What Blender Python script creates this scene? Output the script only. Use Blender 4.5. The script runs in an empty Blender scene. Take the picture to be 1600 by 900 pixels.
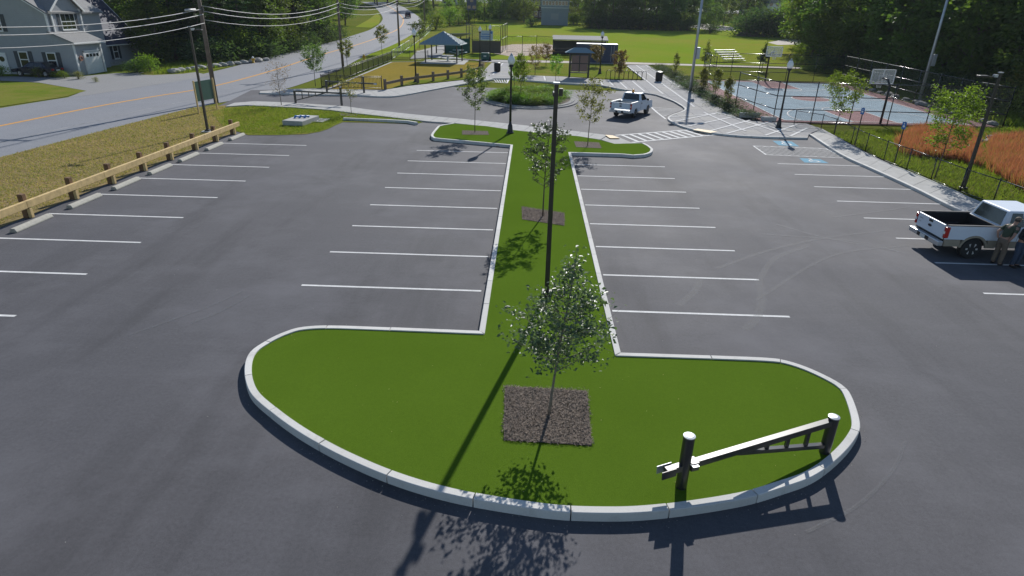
import bpy, bmesh, math, random
import numpy as np
from mathutils import Vector, Matrix
R_ = math.radians
scene = bpy.context.scene
# ------------------------------------------------------------------ camera
FPX, CAMH = 965.12, 7.734
_p, _r, _y = R_(24.178), R_(-1.2586), R_(-1.4729)
_F = Vector((math.sin(_y)*math.cos(_p), math.cos(_y)*math.cos(_p), -math.sin(_p)))
_Rr = Vector((math.cos(_y), -math.sin(_y), 0)); _D = _F.cross(_Rr)
CR = math.cos(_r)*_Rr + math.sin(_r)*_D
CD = -math.sin(_r)*_Rr + math.cos(_r)*_D
cam = bpy.data.cameras.new('camera'); camo = bpy.data.objects.new('camera', cam)
scene.collection.objects.link(camo)
cam.sensor_width = 36; cam.lens = 36*FPX/1600; cam.clip_end = 3000; cam.clip_start = .1
camo.matrix_world = Matrix(((CR.x, -CD.x, -_F.x, 0), (CR.y, -CD.y, -_F.y, 0), (CR.z, -CD.z, -_F.z, CAMH), (0, 0, 0, 1)))
scene.camera = camo
# ------------------------------------------------------------------ world, sun, exposure
SUN_AZ, SUN_EL = 13.5, 31.2            # azimuth from +Y towards +X
w = bpy.data.worlds.new('World'); scene.world = w; w.use_nodes = True
nt = w.node_tree; bg = nt.nodes['Background']
sky = nt.nodes.new('ShaderNodeTexSky'); sky.sky_type = 'NISHITA'; sky.sun_disc = False
sky.sun_elevation = R_(SUN_EL); sky.sun_rotation = R_(SUN_AZ); sky.air_density = 1.0; sky.dust_density = .15; sky.ozone_density = 2.2
nt.links.new(sky.outputs[0], bg.inputs[0]); bg.inputs[1].default_value = .09
sl = bpy.data.lights.new('sun', 'SUN'); sl.energy = 4.7; sl.angle = R_(.5); sl.color = (1, .965, .91)
so = bpy.data.objects.new('sun', sl); scene.collection.objects.link(so)
_sd = Vector((math.sin(R_(SUN_AZ))*math.cos(R_(SUN_EL)), math.cos(R_(SUN_AZ))*math.cos(R_(SUN_EL)), math.sin(R_(SUN_EL))))
so.rotation_euler = _sd.to_track_quat('Z', 'Y').to_euler()
scene.view_settings.view_transform = 'Standard'; scene.view_settings.look = 'None'
scene.view_settings.gamma = 1; scene.view_settings.use_curve_mapping = False
scene.view_settings.exposure = 0.25
# ------------------------------------------------------------------ terrain and pixel helpers
BRK = [(-300, 0), (55, 0), (100, .9), (200, 4.4), (900, 39.4)]
BY = [a for a, _ in BRK]; BZ = [b for _, b in BRK]
def g(y): return float(np.interp(y, BY, BZ))
def P(px, py, z=0.0):
    """pixel of the photograph -> point on the terrain (+z)"""
    d = CR*((px-800)/FPX) + CD*((py-450)/FPX) + _F
    lo, hi = 1.0, 1500.0
    for _ in range(50):
        m = (lo+hi)/2
        if CAMH + m*d.z - g(m*d.y) - z > 0: lo = m
        else: hi = m
    return Vector((lo*d.x, lo*d.y, CAMH+lo*d.z))
def XY(px, py, z=0.0):
    v = P(px, py, z); return (v.x, v.y)
def proj(v):
    q = Vector(v)-Vector((0, 0, CAMH)); c = q.dot(_F)
    return (800+FPX*q.dot(CR)/c, 450+FPX*q.dot(CD)/c)
def hgt(base, ytop):
    """height above base at which a vertical line reaches pixel row ytop"""
    lo, hi = 0.0, 25.0
    for _ in range(40):
        m = (lo+hi)/2
        q = Vector(base)+Vector((0, 0, m))
        if (q-Vector((0, 0, CAMH))).dot(_F) > .5 and proj(q)[1] > ytop: lo = m
        else: hi = m
    return lo
# ------------------------------------------------------------------ mesh helpers
COL = scene.collection
def link(o, parent=None):
    COL.objects.link(o)
    if parent is not None: o.parent = parent
    return o
def tag(o, label=None, cat=None, group=None, kind=None):
    if label: o['label'] = label
    if cat: o['category'] = cat
    if group: o['group'] = group
    if kind: o['kind'] = kind
    return o
def empty(name, loc, rz=0, label=None, cat=None, group=None):
    o = bpy.data.objects.new(name, None); o.empty_display_size = .3
    o.location = loc; o.rotation_euler = (0, 0, rz); link(o); return tag(o, label, cat, group)
def copy_tree(o, parent=None):
    c = o.copy(); COL.objects.link(c); c.parent = parent
    for ch in list(o.children): copy_tree(ch, c)
    return c
class MB:
    def __init__(s): s.v = []; s.f = []
    def add(s, vs, fs):
        n = len(s.v); s.v += [tuple(v) for v in vs]; s.f += [tuple(i+n for i in f) for f in fs]; return s
    def box(s, c, d, rz=0, M=None):
        cx, cy, cz = c; a, b, h = d[0]/2, d[1]/2, d[2]/2
        vs = [Vector((x, y, z)) for x in (-a, a) for y in (-b, b) for z in (-h, h)]
        if rz: vs = [Matrix.Rotation(rz, 3, 'Z') @ v for v in vs]
        if M: vs = [M @ v for v in vs]
        vs = [v+Vector(c) for v in vs]
        return s.add(vs, [(0, 1, 3, 2), (4, 6, 7, 5), (0, 4, 5, 1), (2, 3, 7, 6), (0, 2, 6, 4), (1, 5, 7, 3)])
    def bar(s, p0, p1, wd, ht, roll=0):
        """rectangular bar from p0 to p1, width wd (sideways), height ht"""
        p0, p1 = Vector(p0), Vector(p1); d = (p1-p0).normalized()
        up = Vector((0, 0, 1)) if abs(d.z) < .95 else Vector((1, 0, 0))
        sx = d.cross(up).normalized(); sz = sx.cross(d).normalized()
        if roll:
            q = Matrix.Rotation(roll, 3, d); sx = q @ sx; sz = q @ sz
        vs = []
        for p in (p0, p1):
            for a, b in ((-1, -1), (1, -1), (1, 1), (-1, 1)): vs.append(p+sx*(a*wd/2)+sz*(b*ht/2))
        return s.add(vs, [(3, 2, 1, 0), (4, 5, 6, 7), (0, 1, 5, 4), (1, 2, 6, 5), (2, 3, 7, 6), (3, 0, 4, 7)])
    def cyl(s, p0, p1, r0, r1=None, n=10, cap=True):
        r1 = r0 if r1 is None else r1
        return s.tube([p0, p1], [r0, r1], n, cap)
    def tube(s, pts, rs, n=8, cap=True):
        pts = [Vector(p) for p in pts]
        if not hasattr(rs, '__len__'): rs = [rs]*len(pts)
        base = len(s.v); prev = None
        for i, p in enumerate(pts):
            d = (pts[min(i+1, len(pts)-1)]-pts[max(i-1, 0)])
            d = d.normalized() if d.length > 1e-9 else Vector((0, 0, 1))
            if prev is None:
                prev = d.orthogonal().normalized()
            u = (prev-d*prev.dot(d)); u = u.normalized() if u.length > 1e-6 else d.orthogonal().normalized()
            prev = u; v = d.cross(u)
            for k in range(n):
                a = 2*math.pi*k/n; s.v.append(tuple(p+(u*math.cos(a)+v*math.sin(a))*rs[i]))
        for i in range(len(pts)-1):
            for k in range(n):
                a = base+i*n+k; b = base+i*n+(k+1) % n
                s.f.append((a, b, b+n, a+n))
        if cap:
            s.f.append(tuple(base+k for k in reversed(range(n))))
            s.f.append(tuple(base+(len(pts)-1)*n+k for k in range(n)))
        return s
    def lathe(s, prof, c=(0, 0, 0), n=14, axis='Z'):
        """prof: (r, h) pairs"""
        base = len(s.v); c = Vector(c)
        for r, h in prof:
            for k in range(n):
                a = 2*math.pi*k/n
                q = Vector((r*math.cos(a), r*math.sin(a), h))
                if axis == 'Y': q = Vector((q.x, q.z, q.y))
                if axis == 'X': q = Vector((q.z, q.x, q.y))
                s.v.append(tuple(q+c))
        for i in range(len(prof)-1):
            for k in range(n):
                a = base+i*n+k; b = base+i*n+(k+1) % n
                s.f.append((a, b, b+n, a+n))
        s.f.append(tuple(base+k for k in reversed(range(n)))); s.f.append(tuple(base+(len(prof)-1)*n+k for k in range(n)))
        return s
    def prism(s, poly, z0, z1):
        n = len(poly)
        return s.add([(x, y, z0) for x, y in poly]+[(x, y, z1) for x, y in poly],
                     [tuple(reversed(range(n))), tuple(range(n, 2*n))]+[(i, (i+1) % n, n+(i+1) % n, n+i) for i in range(n)])
    def extr(s, poly, y0, y1):
        """poly in (x,z), extruded along y"""
        n = len(poly)
        return s.add([(x, y0, z) for x, z in poly]+[(x, y1, z) for x, z in poly],
                     [tuple(range(n)), tuple(reversed(range(n, 2*n)))]+[(i, n+i, n+(i+1) % n, (i+1) % n) for i in range(n)])
    def quad(s, a, b, c, d): return s.add([a, b, c, d], [(0, 1, 2, 3)])
    def slab(s, a, b, c, d, t):
        """thin plate on quad abcd, thickness t along its normal"""
        a, b, c, d = map(Vector, (a, b, c, d)); n = (b-a).cross(d-a).normalized()*t
        return s.add([a, b, c, d, a+n, b+n, c+n, d+n], [(3, 2, 1, 0), (4, 5, 6, 7), (0, 1, 5, 4), (1, 2, 6, 5), (2, 3, 7, 6), (3, 0, 4, 7)])
    def sphere(s, c, r, n=10, m=6):
        rx, ry, rz = r if hasattr(r, '__len__') else (r, r, r)
        prof = [(math.sin(math.pi*(i+.02)/(m+.04)), -math.cos(math.pi*(i+.02)/(m+.04))) for i in range(m+1)]
        base = len(s.v); s.lathe(prof, (0, 0, 0), n)
        for i in range(base, len(s.v)):
            x, y, z = s.v[i]; s.v[i] = (x*rx+c[0], y*ry+c[1], z*rz+c[2])
        return s
    def mesh(s, name, mat, smooth=False):
        me = bpy.data.meshes.new(name); me.from_pydata(s.v, [], s.f); me.update()
        if mat: me.materials.append(mat)
        if smooth: me.shade_smooth()
        return me
    def build(s, name, mat, parent=None, smooth=False, bevel=0, fix=False):
        me = s.mesh(name, mat, smooth)
        if fix:
            b = bmesh.new(); b.from_mesh(me); bmesh.ops.recalc_face_normals(b, faces=b.faces); b.to_mesh(me); b.free()
        o = link(bpy.data.objects.new(name, me), parent)
        if bevel:
            m = o.modifiers.new('bevel', 'BEVEL'); m.width = bevel; m.segments = 2; m.limit_method = 'ANGLE'; m.angle_limit = R_(40)
            if smooth is False: pass
        return o
def smooth_by_angle(o, ang=35):
    me = o.data; me.shade_smooth()
    b = bmesh.new(); b.from_mesh(me)
    for e in b.edges:
        if len(e.link_faces) == 2 and e.calc_face_angle(0) > R_(ang): e.smooth = False
    b.to_mesh(me); b.free()
def catmull(pts, k=6, closed=False):
    pts = [Vector((p[0], p[1], 0)) for p in pts]; out = []
    n = len(pts)
    for i in range(n if closed else n-1):
        p0 = pts[(i-1) % n] if (closed or i > 0) else pts[i]*2-pts[i+1]
        p1 = pts[i]; p2 = pts[(i+1) % n]
        p3 = pts[(i+2) % n] if (closed or i+2 < n) else p2*2-p1
        for j in range(k):
            t = j/k
            out.append(.5*((2*p1)+(p2-p0)*t+(2*p0-5*p1+4*p2-p3)*t*t+(3*p1-p0-3*p2+p3)*t**3))
    if not closed: out.append(pts[-1])
    return [(v.x, v.y) for v in out]
def resample(pts, n):
    a = np.array(pts, float); s = np.r_[0, np.cumsum(np.hypot(*np.diff(a, axis=0).T))]
    t = np.linspace(0, s[-1], n+1)
    return [(float(np.interp(q, s, a[:, 0])), float(np.interp(q, s, a[:, 1]))) for q in t], s[-1]
def offset(pts, d):
    """offset an open polyline to its left by d, mitred"""
    a = np.array(pts, float); out = []
    for i in range(len(a)):
        t1 = a[i]-a[i-1] if i > 0 else a[i+1]-a[i]
        t2 = a[i+1]-a[i] if i < len(a)-1 else a[i]-a[i-1]
        t1 = t1/np.linalg.norm(t1); t2 = t2/np.linalg.norm(t2)
        n1 = np.array([-t1[1], t1[0]]); n2 = np.array([-t2[1], t2[0]])
        m = n1+n2; m = m/np.linalg.norm(m); c = max(.35, m.dot(n1))
        out.append(tuple(a[i]+m*d/c))
    return out
LAY = [0]
def sheet(name, pts, dz, mat, parent=None, kind=None):
    """flat polygon (x,y list) draped on the terrain, split at its creases"""
    if name in ('hatch_line', 'band', 'crossing_line', 'crossing_bar', 'court_line', 'mark', 'tyre_mark'):
        LAY[0] += 1; dz += .0005*(LAY[0] % 16)
    b = bmesh.new()
    vs = [b.verts.new((x, y, 0)) for x, y in pts]; b.faces.new(vs)
    for yb in BY[1:-1]:
        bmesh.ops.bisect_plane(b, geom=b.verts[:]+b.edges[:]+b.faces[:], plane_co=(0, yb, 0), plane_no=(0, 1, 0))
    bmesh.ops.recalc_face_normals(b, faces=b.faces)
    for f in b.faces:
        if f.normal.z < 0: f.normal_flip()
    for v in b.verts: v.co.z = g(v.co.y)+dz
    me = bpy.data.meshes.new(name); b.to_mesh(me); b.free(); me.materials.append(mat)
    o = link(bpy.data.objects.new(name, me), parent)
    if kind: o['kind'] = kind
    return o
def strip_pts(line, w):
    return offset(line, w/2)+list(reversed(offset(line, -w/2)))
def slab_obj(name, poly, ztop, thick, mat, parent, bevel=0):
    """raised slab with polygon outline following the terrain"""
    n = len(poly)
    a = sum(poly[i][0]*poly[(i+1) % n][1]-poly[(i+1) % n][0]*poly[i][1] for i in range(n))
    if a < 0: poly = poly[::-1]
    m = MB()
    m.add([(x, y, g(y)+ztop-thick) for x, y in poly]+[(x, y, g(y)+ztop) for x, y in poly],
          [tuple(reversed(range(n))), tuple(range(n, 2*n))]+[(i, (i+1) % n, n+(i+1) % n, n+i) for i in range(n)])
    return m.build(name, mat, parent, bevel=bevel)
def inpoly(xs, ys, poly):
    ins = np.zeros(len(xs), bool); n = len(poly); j = n-1
    for i in range(n):
        xi, yi = poly[i]; xj, yj = poly[j]
        c = ((yi > ys) != (yj > ys)) & (xs < (xj-xi)*(ys-yi)/((yj-yi) if yj != yi else 1e-9)+xi)
        ins ^= c; j = i
    return ins
# ------------------------------------------------------------------ materials
def nodes(name):
    m = bpy.data.materials.new(name); m.use_nodes = True
    t = m.node_tree; return m, t, t.nodes['Principled BSDF']
def N(t, k, **kw):
    n = t.nodes.new('ShaderNode'+k)
    for a, b in kw.items(): setattr(n, a, b)
    return n
def setv(b, **kw):
    for k, v in kw.items(): b.inputs[k].default_value = v
def rgb(c): return (c[0], c[1], c[2], 1)
def mixc(t, fac, a, b, mode='MIX'):
    n = N(t, 'Mix', data_type='RGBA', blend_type=mode)
    for i, v in ((0, fac), (6, a), (7, b)):
        if hasattr(v, 'is_linked') or hasattr(v, 'links'): t.links.new(v, n.inputs[i])
        else: n.inputs[i].default_value = v if i == 0 else rgb(v)
    return n.outputs[2]
def noise(t, co, sc, det=4, rough=.6, mp=None):
    if mp is not None:
        m = N(t, 'Mapping'); m.inputs['Scale'].default_value = mp; t.links.new(co, m.inputs[0]); co = m.outputs[0]
    n = N(t, 'TexNoise'); n.inputs['Scale'].default_value = sc; n.inputs['Detail'].default_value = det
    n.inputs['Roughness'].default_value = rough; t.links.new(co, n.inputs['Vector']); return n.outputs[0]
def ramp(t, v, lo, hi, a=0.0, b=1.0):
    n = N(t, 'MapRange'); n.inputs[1].default_value = lo; n.inputs[2].default_value = hi
    n.inputs[3].default_value = a; n.inputs[4].default_value = b; t.links.new(v, n.inputs[0]); return n.outputs[0]
def coords(t, world=False):
    if world: return N(t, 'NewGeometry').outputs['Position']
    return N(t, 'TexCoord').outputs['Object']
def bump(t, b, h, st, dist=.02):
    n = N(t, 'Bump'); n.inputs['Strength'].default_value = st; n.inputs['Distance'].default_value = dist
    t.links.new(h, n.inputs['Height']); t.links.new(n.outputs[0], b.inputs['Normal'])
def plain(name, c, rough=.6, metal=0, var=.15, sc=3, bmp=0, bsc=60, spec=.5, world=False):
    m, t, b = nodes(name); co = coords(t, world)
    f = ramp(t, noise(t, co, sc, 5), .3, .7)
    c2 = tuple(x*(1-var) for x in c); c3 = tuple(min(1, x*(1+var)) for x in c)
    t.links.new(mixc(t, f, c2, c3), b.inputs['Base Color'])
    setv(b, Roughness=rough, Metallic=metal); b.inputs['Specular IOR Level'].default_value = spec
    if bmp: bump(t, b, noise(t, co, bsc, 3), bmp)
    return m
def asphalt(name, dark, light, seam=True, rough=.72):
    m, t, b = nodes(name); co = coords(t, True)
    big = ramp(t, noise(t, co, .16, 6, .62), .32, .68)
    lane = ramp(t, noise(t, co, 1.0, 4, .6, (.42, .035, .1)), .35, .65)
    scuff = ramp(t, noise(t, co, 1.0, 5, .7, (.25, 1.3, .1)), .5, .75)
    fine = ramp(t, noise(t, co, 55, 2, .8), .25, .75)
    mid = ramp(t, noise(t, co, 7, 4, .7), .3, .7)
    c = mixc(t, big, dark, light)
    patch = ramp(t, noise(t, co, .55, 5, .7), .42, .7, 0, .45)
    c = mixc(t, patch, c, tuple(x*1.28 for x in light))
    if seam:
        c = mixc(t, ramp(t, lane, 0, 1, .0, .5), c, tuple(x*.6 for x in dark))
        c = mixc(t, ramp(t, scuff, 0, 1, 0, .5), c, tuple(x*1.5 for x in light))
    hue = ramp(t, noise(t, co, .11, 4, .6), .4, .65, 0, .55)
    c = mixc(t, hue, c, (light[0]*1.08, light[1]*.99, light[2]*.90))
    c = mixc(t, ramp(t, mid, 0, 1, 0, .5), c, tuple(x*.72 for x in dark))
    blot = ramp(t, noise(t, co, 1.4, 5, .75), .62, .78, 0, .5)
    c = mixc(t, blot, c, tuple(x*.6 for x in dark))
    grit = ramp(t, noise(t, co, 13, 5, .9), .36, .64)
    c = mixc(t, ramp(t, grit, 0, 1, 0, .5), c, tuple(x*1.6 for x in light))
    c = mixc(t, ramp(t, fine, 0, 1, .0, .5), c, tuple(x*1.7 for x in light))
    if seam:
        trk = ramp(t, noise(t, co, 1.0, 5, .65, (.33, .045, .1)), .52, .66, 0, .38)
        c = mixc(t, trk, c, tuple(x*.55 for x in dark))
        wear = ramp(t, noise(t, co, .22, 6, .7), .48, .66, 0, .55)
        c = mixc(t, wear, c, tuple(x*1.75 for x in light))
    fd = ramp(t, noise(t, co, 90, 2, .8), .58, .72, 0, .6)
    c = mixc(t, fd, c, tuple(x*.35 for x in dark))
    t.links.new(c, b.inputs['Base Color'])
    t.links.new(ramp(t, big, 0, 1, rough-.03, rough+.05), b.inputs['Roughness']); b.inputs['Specular IOR Level'].default_value = .4
    bump(t, b, noise(t, co, 70, 3, .8), .35, .012); return m
def grassy(name, cols, scs=(.25, 2.5, 30), rough=.8, bst=.6):
    """three colours mixed by two scales of noise"""
    m, t, b = nodes(name); co = coords(t, True)
    a = ramp(t, noise(t, co, scs[0], 5, .6), .38, .62); d = ramp(t, noise(t, co, scs[1], 5, .7), .35, .65)
    f = ramp(t, noise(t, co, scs[2], 3, .8), .3, .7)
    c = mixc(t, a, cols[0], cols[1]); c = mixc(t, ramp(t, d, 0, 1, 0, .7), c, cols[2])
    c = mixc(t, ramp(t, f, 0, 1, 0, .45), c, tuple(x*.45 for x in cols[0]))
    t.links.new(c, b.inputs['Base Color']); setv(b, Roughness=1.0); b.inputs['Specular IOR Level'].default_value = .0
    bump(t, b, noise(t, co, scs[2], 4, .8), bst, .08); return m
def leafmat(name, c1, c2, c3, trans=.4, rough=.45, sc=.8, spec=.5, ov=1):
    m, t, b = nodes(name); out = t.nodes['Material Output']
    geo = N(t, 'NewGeometry'); oi = N(t, 'ObjectInfo')
    co = coords(t)
    big = ramp(t, noise(t, co, sc, 3), .35, .65)
    c = mixc(t, geo.outputs['Random Per Island'], c1, c2)
    c = mixc(t, ramp(t, big, 0, 1, 0, .65), c, c3)
    hs = N(t, 'HueSaturation'); t.links.new(c, hs.inputs['Color'])
    if ov:
        t.links.new(ramp(t, oi.outputs['Random'], 0, 1, .47, .52), hs.inputs['Hue'])
        t.links.new(ramp(t, oi.outputs['Random'], 0, 1, .75, 1.25), hs.inputs['Value'])
    c = hs.outputs[0]
    t.links.new(c, b.inputs['Base Color']); setv(b, Roughness=rough); b.inputs['Specular IOR Level'].default_value = spec
    tr = N(t, 'BsdfTranslucent')
    br = mixc(t, 1.0, c, (1.5, 1.6, .7), 'MULTIPLY'); t.links.new(br, tr.inputs[0])
    mx = N(t, 'MixShader'); mx.inputs[0].default_value = trans
    t.links.new(b.outputs[0], mx.inputs[1]); t.links.new(tr.outputs[0], mx.inputs[2]); t.links.new(mx.outputs[0], out.inputs[0])
    return m
def meshfence(name, c, cover=.2, pitch=.06):
    """woven wire: diagonal wires are opaque, the diamonds between are open"""
    m, t, b = nodes(name); out = t.nodes['Material Output']; co = coords(t, True)
    sp = N(t, 'SeparateXYZ'); t.links.new(co, sp.inputs[0])
    def mth(op, a, bb):
        n = N(t, 'Math', operation=op)
        for i, v in ((0, a), (1, bb)):
            if isinstance(v, (int, float)): n.inputs[i].default_value = v
            else: t.links.new(v, n.inputs[i])
        return n.outputs[0]
    h = mth('ADD', sp.outputs[0], sp.outputs[1]); fs = []
    for sg in (1, -1):
        q = mth('FRACT', mth('DIVIDE', mth('ADD', h, mth('MULTIPLY', sp.outputs[2], sg)), pitch), 0)
        fs.append(mth('LESS_THAN', q, cover/2))
    fac = mth('MAXIMUM', fs[0], fs[1])
    setv(b, Roughness=.4); b.inputs['Base Color'].default_value = rgb(c)
    tr = N(t, 'BsdfTransparent'); mx = N(t, 'MixShader')
    t.links.new(fac, mx.inputs[0]); t.links.new(tr.outputs[0], mx.inputs[1]); t.links.new(b.outputs[0], mx.inputs[2])
    t.links.new(mx.outputs[0], out.inputs[0]); return m
M = {}
M['lot'] = asphalt('new_asphalt', (.041, .0405, .046), (.074, .0735, .082), rough=.86)
M['road'] = asphalt('old_asphalt', (.125, .13, .145), (.18, .187, .205), seam=False, rough=.8)
M['drive'] = asphalt('driveway_asphalt', (.15, .15, .155), (.2, .2, .2), seam=False, rough=.85)
def line_mat():
    m, t, b = nodes('line_paint'); co = coords(t, True)
    c = mixc(t, ramp(t, noise(t, co, 3, 5, .7), .35, .7), (.72, .72, .71), (.56, .56, .55))
    c = mixc(t, ramp(t, noise(t, co, 38, 4, .85), .56, .66, 0, .7), c, (.16, .16, .165))
    t.links.new(c, b.inputs['Base Color']); setv(b, Roughness=.85); b.inputs['Specular IOR Level'].default_value = .2; return m
M['line'] = line_mat()
M['worn'] = plain('worn_line_paint', (.30, .30, .30), .9, spec=.1, var=.5, sc=2, world=True)
M['yellow'] = plain('yellow_paint', (.62, .30, .05), .6, var=.15, sc=5, world=True)
M['bluepaint'] = plain('blue_paint', (.13, .31, .42), .9, spec=.15, var=.15, sc=6, world=True)
M['granite'] = plain('granite', (.50, .485, .46), .75, var=.16, sc=35, bmp=.25, bsc=140, world=True)
def granite_mat():
    m, t, b = nodes('granite'); co = coords(t, True); oi = N(t, 'ObjectInfo')
    c = mixc(t, oi.outputs['Random'], (.60, .59, .56), (.72, .705, .67))
    c = mixc(t, ramp(t, noise(t, co, 40, 4, .8), .3, .7, 0, .4), c, (.46, .45, .43))
    c = mixc(t, ramp(t, noise(t, co, 2.2, 5, .75), .52, .75, 0, .4), c, (.36, .34, .31))
    t.links.new(c, b.inputs['Base Color']); setv(b, Roughness=.9); b.inputs['Specular IOR Level'].default_value = .2
    bump(t, b, noise(t, co, 120, 3, .8), .3, .01); return m
M['granite'] = granite_mat()
M['apron'] = plain('grey_apron_stone', (.30, .295, .29), .95, spec=.1, var=.15, sc=5, world=True)
M['concrete'] = plain('concrete', (.42, .415, .40), .95, spec=.15, var=.10, sc=2.5, bmp=.15, bsc=90, world=True)
M['paver'] = plain('plaza_concrete', (.33, .325, .325), .95, spec=.15, var=.12, sc=3, bmp=.15, bsc=80, world=True)
M['paver2'] = plain('plaza_concrete_warm', (.36, .35, .335), .95, spec=.15, var=.12, sc=3, bmp=.15, bsc=80, world=True)
M['band'] = plain('band_concrete', (.62, .615, .605), .95, spec=.15, var=.08, sc=4, world=True)
M['tactile'] = plain('tactile_tan', (.50, .35, .16), .7, var=.1, sc=8, world=True)
M['rust'] = plain('rusty_iron', (.28, .12, .07), .7, var=.3, sc=12, bmp=.3)
M['mulch'] = plain('bark_mulch', (.16, .13, .112), .95, spec=.1, var=.45, sc=22, bmp=1.0, bsc=40, world=True)
M['chip'] = None
M['wood'] = plain('fresh_timber', (.58, .42, .19), .7, var=.22, sc=4, bmp=.2, bsc=50)
M['brownwood'] = plain('treated_timber', (.155, .085, .038), .8, var=.3, sc=5, bmp=.2, bsc=40)
M['greywood'] = plain('weathered_timber', (.19, .14, .10), .8, var=.25, sc=5, bmp=.2, bsc=40)
M['utilwood'] = plain('utility_pole_wood', (.16, .125, .10), .85, var=.25, sc=3, bmp=.3, bsc=30)
M['polebrown'] = plain('bronze_pole_paint', (.032, .027, .022), .45, var=.1)
M['black'] = plain('black_paint', (.012, .012, .013), .38, var=.1)
M['gatesteel'] = plain('black_gate_steel', (.016, .016, .018), .36, var=.1, spec=.9)
M['galv'] = plain('galvanised_steel', (.42, .45, .48), .45, metal=.6, var=.1)
M['alu'] = plain('aluminium', (.6, .61, .62), .4, metal=.5, var=.08)
M['white'] = plain('white_plastic', (.78, .78, .77), .4, var=.04)
M['globe'] = plain('frosted_globe', (.82, .83, .84), .15, var=.03)
M['mesh'] = meshfence('chain_link', (.02, .02, .022), .16, .07)
M['meshgrey'] = meshfence('chain_link_galvanised', (.3, .31, .33), .22, .07)
M['wire'] = plain('cable', (.45, .45, .45), .5)
M['greenboard'] = plain('green_board', (.035, .10, .075), .5, var=.08)
M['hydrant'] = plain('yellow_hydrant_paint', (.62, .36, .03), .5)
M['rubber'] = plain('tyre_rubber', (.018, .018, .019), .8, bmp=.3, bsc=30)
M['chrome'] = plain('chrome', (.55, .56, .58), .38, metal=.7, var=.04)
M['truckwhite'] = plain('white_truck_paint', (.64, .70, .78), .4, var=.02)
M['trucktan'] = plain('tan_truck_paint', (.30, .26, .20), .3, var=.03)
M['darkplastic'] = plain('dark_plastic', (.02, .02, .022), .5, var=.1)
M['glass'] = plain('tinted_glass', (.012, .016, .018), .05, var=.05, spec=.8)
M['redlamp'] = plain('red_lamp', (.42, .015, .012), .2, var=.1)
M['amber'] = plain('amber_beacon', (.85, .35, .02), .25, var=.05)
M['plate'] = plain('number_plate', (.6, .62, .6), .4)
M['siding'] = None
M['navyroof'] = plain('dark_shingle', (.022, .028, .06), .75, var=.25, sc=4, bmp=.3)
M['greyroof'] = plain('grey_shingle', (.20, .20, .20), .85, var=.15, sc=6, bmp=.3)
M['trim'] = plain('white_trim', (.70, .70, .68), .5, var=.05)
M['shutter'] = plain('dark_shutter', (.03, .04, .05), .55)
M['brick'] = plain('dark_brick', (.14, .075, .06), .85, var=.2, sc=3)
M['greyblue'] = plain('grey_blue_boarding', (.24, .28, .32), .7, var=.06, sc=2)
M['greenroof'] = plain('standing_seam_roof', (.19, .28, .32), .5, metal=.1, var=.05)
M['container'] = plain('container_paint', (.045, .06, .12), .5, var=.12)
M['courtblue'] = plain('court_blue', (.245, .325, .38), .95, spec=.12, var=.10, sc=.8, world=True)
M['courtred'] = plain('court_red', (.265, .15, .15), .95, spec=.12, var=.10, sc=.8, world=True)
M['clay'] = plain('infield_clay', (.36, .27, .20), .9, var=.15, sc=1.0, world=True)
M['dirt'] = plain('gravel_dirt', (.34, .30, .26), .9, var=.2, sc=1.5, bmp=.4, bsc=20, world=True)
M['rock'] = plain('grey_rock', (.32, .31, .29), .85, var=.25, sc=3, bmp=.5, bsc=12)
M['bark'] = plain('bark', (.11, .085, .065), .9, var=.3, sc=9, bmp=.5, bsc=40)
M['bark2'] = plain('pale_bark', (.20, .17, .14), .85, var=.25, sc=12, bmp=.4, bsc=50)
M['screen'] = plain('brown_windscreen', (.10, .085, .07), .8, var=.08)
M['signblue'] = plain('sign_blue', (.03, .16, .45), .4)
M['signpale'] = plain('pale_sign_board', (.42, .50, .58), .5)
M['darkred'] = plain('dark_red_paint', (.06, .012, .016), .25)
M['darkcar'] = plain('dark_blue_paint', (.012, .014, .03), .2)
M['skin'] = plain('skin', (.36, .20, .14), .55, var=.08, sc=20)
M['hair'] = plain('dark_hair', (.03, .022, .018), .6)
M['olive'] = plain('olive_cloth', (.045, .06, .035), .85, var=.15, sc=14, bmp=.2)
M['khaki'] = plain('khaki_cloth', (.15, .115, .085), .85, var=.12, sc=14, bmp=.2)
M['blazer'] = plain('navy_cloth', (.010, .011, .016), .85, var=.15, sc=14)
M['denim'] = plain('denim', (.035, .055, .095), .85, var=.2, sc=20)
M['paleshirt'] = plain('pale_blue_shirt', (.36, .44, .62), .8)
M['shoe'] = plain('dark_leather', (.02, .014, .01), .5)
M['yellowplastic'] = plain('yellow_board', (.55, .42, .22), .6)
M['greenplastic'] = plain('green_cover', (.01, .09, .08), .5)
def turf_mat():
    m, t, b = nodes('artificial_turf'); co = coords(t, True)
    big = ramp(t, noise(t, co, .35, 4), .3, .7); f = ramp(t, noise(t, co, 16, 5, .9), .36, .64)
    f2 = ramp(t, noise(t, co, 40, 3, .9), .34, .66)
    c = mixc(t, big, (.074, .134, .010), (.092, .160, .014))
    c = mixc(t, ramp(t, f, 0, 1, 0, .5), c, (.042, .088, .006)); c = mixc(t, ramp(t, f2, 0, 1, 0, .45), c, (.135, .21, .03))
    t.links.new(c, b.inputs['Base Color']); setv(b, Roughness=1.0); b.inputs['Specular IOR Level'].default_value = .0
    bump(t, b, noise(t, co, 60, 4, .85), .5, .03); return m
M['turf'] = turf_mat()
M['field'] = grassy('field_grass', ((.205, .31, .025), (.34, .29, .065), (.25, .325, .04)), (.03, .2, 6), bst=.3)
M['lawn'] = grassy('lawn_grass', ((.15, .205, .027), (.29, .235, .075), (.19, .24, .037)), (.3, 1.8, 14))
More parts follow.
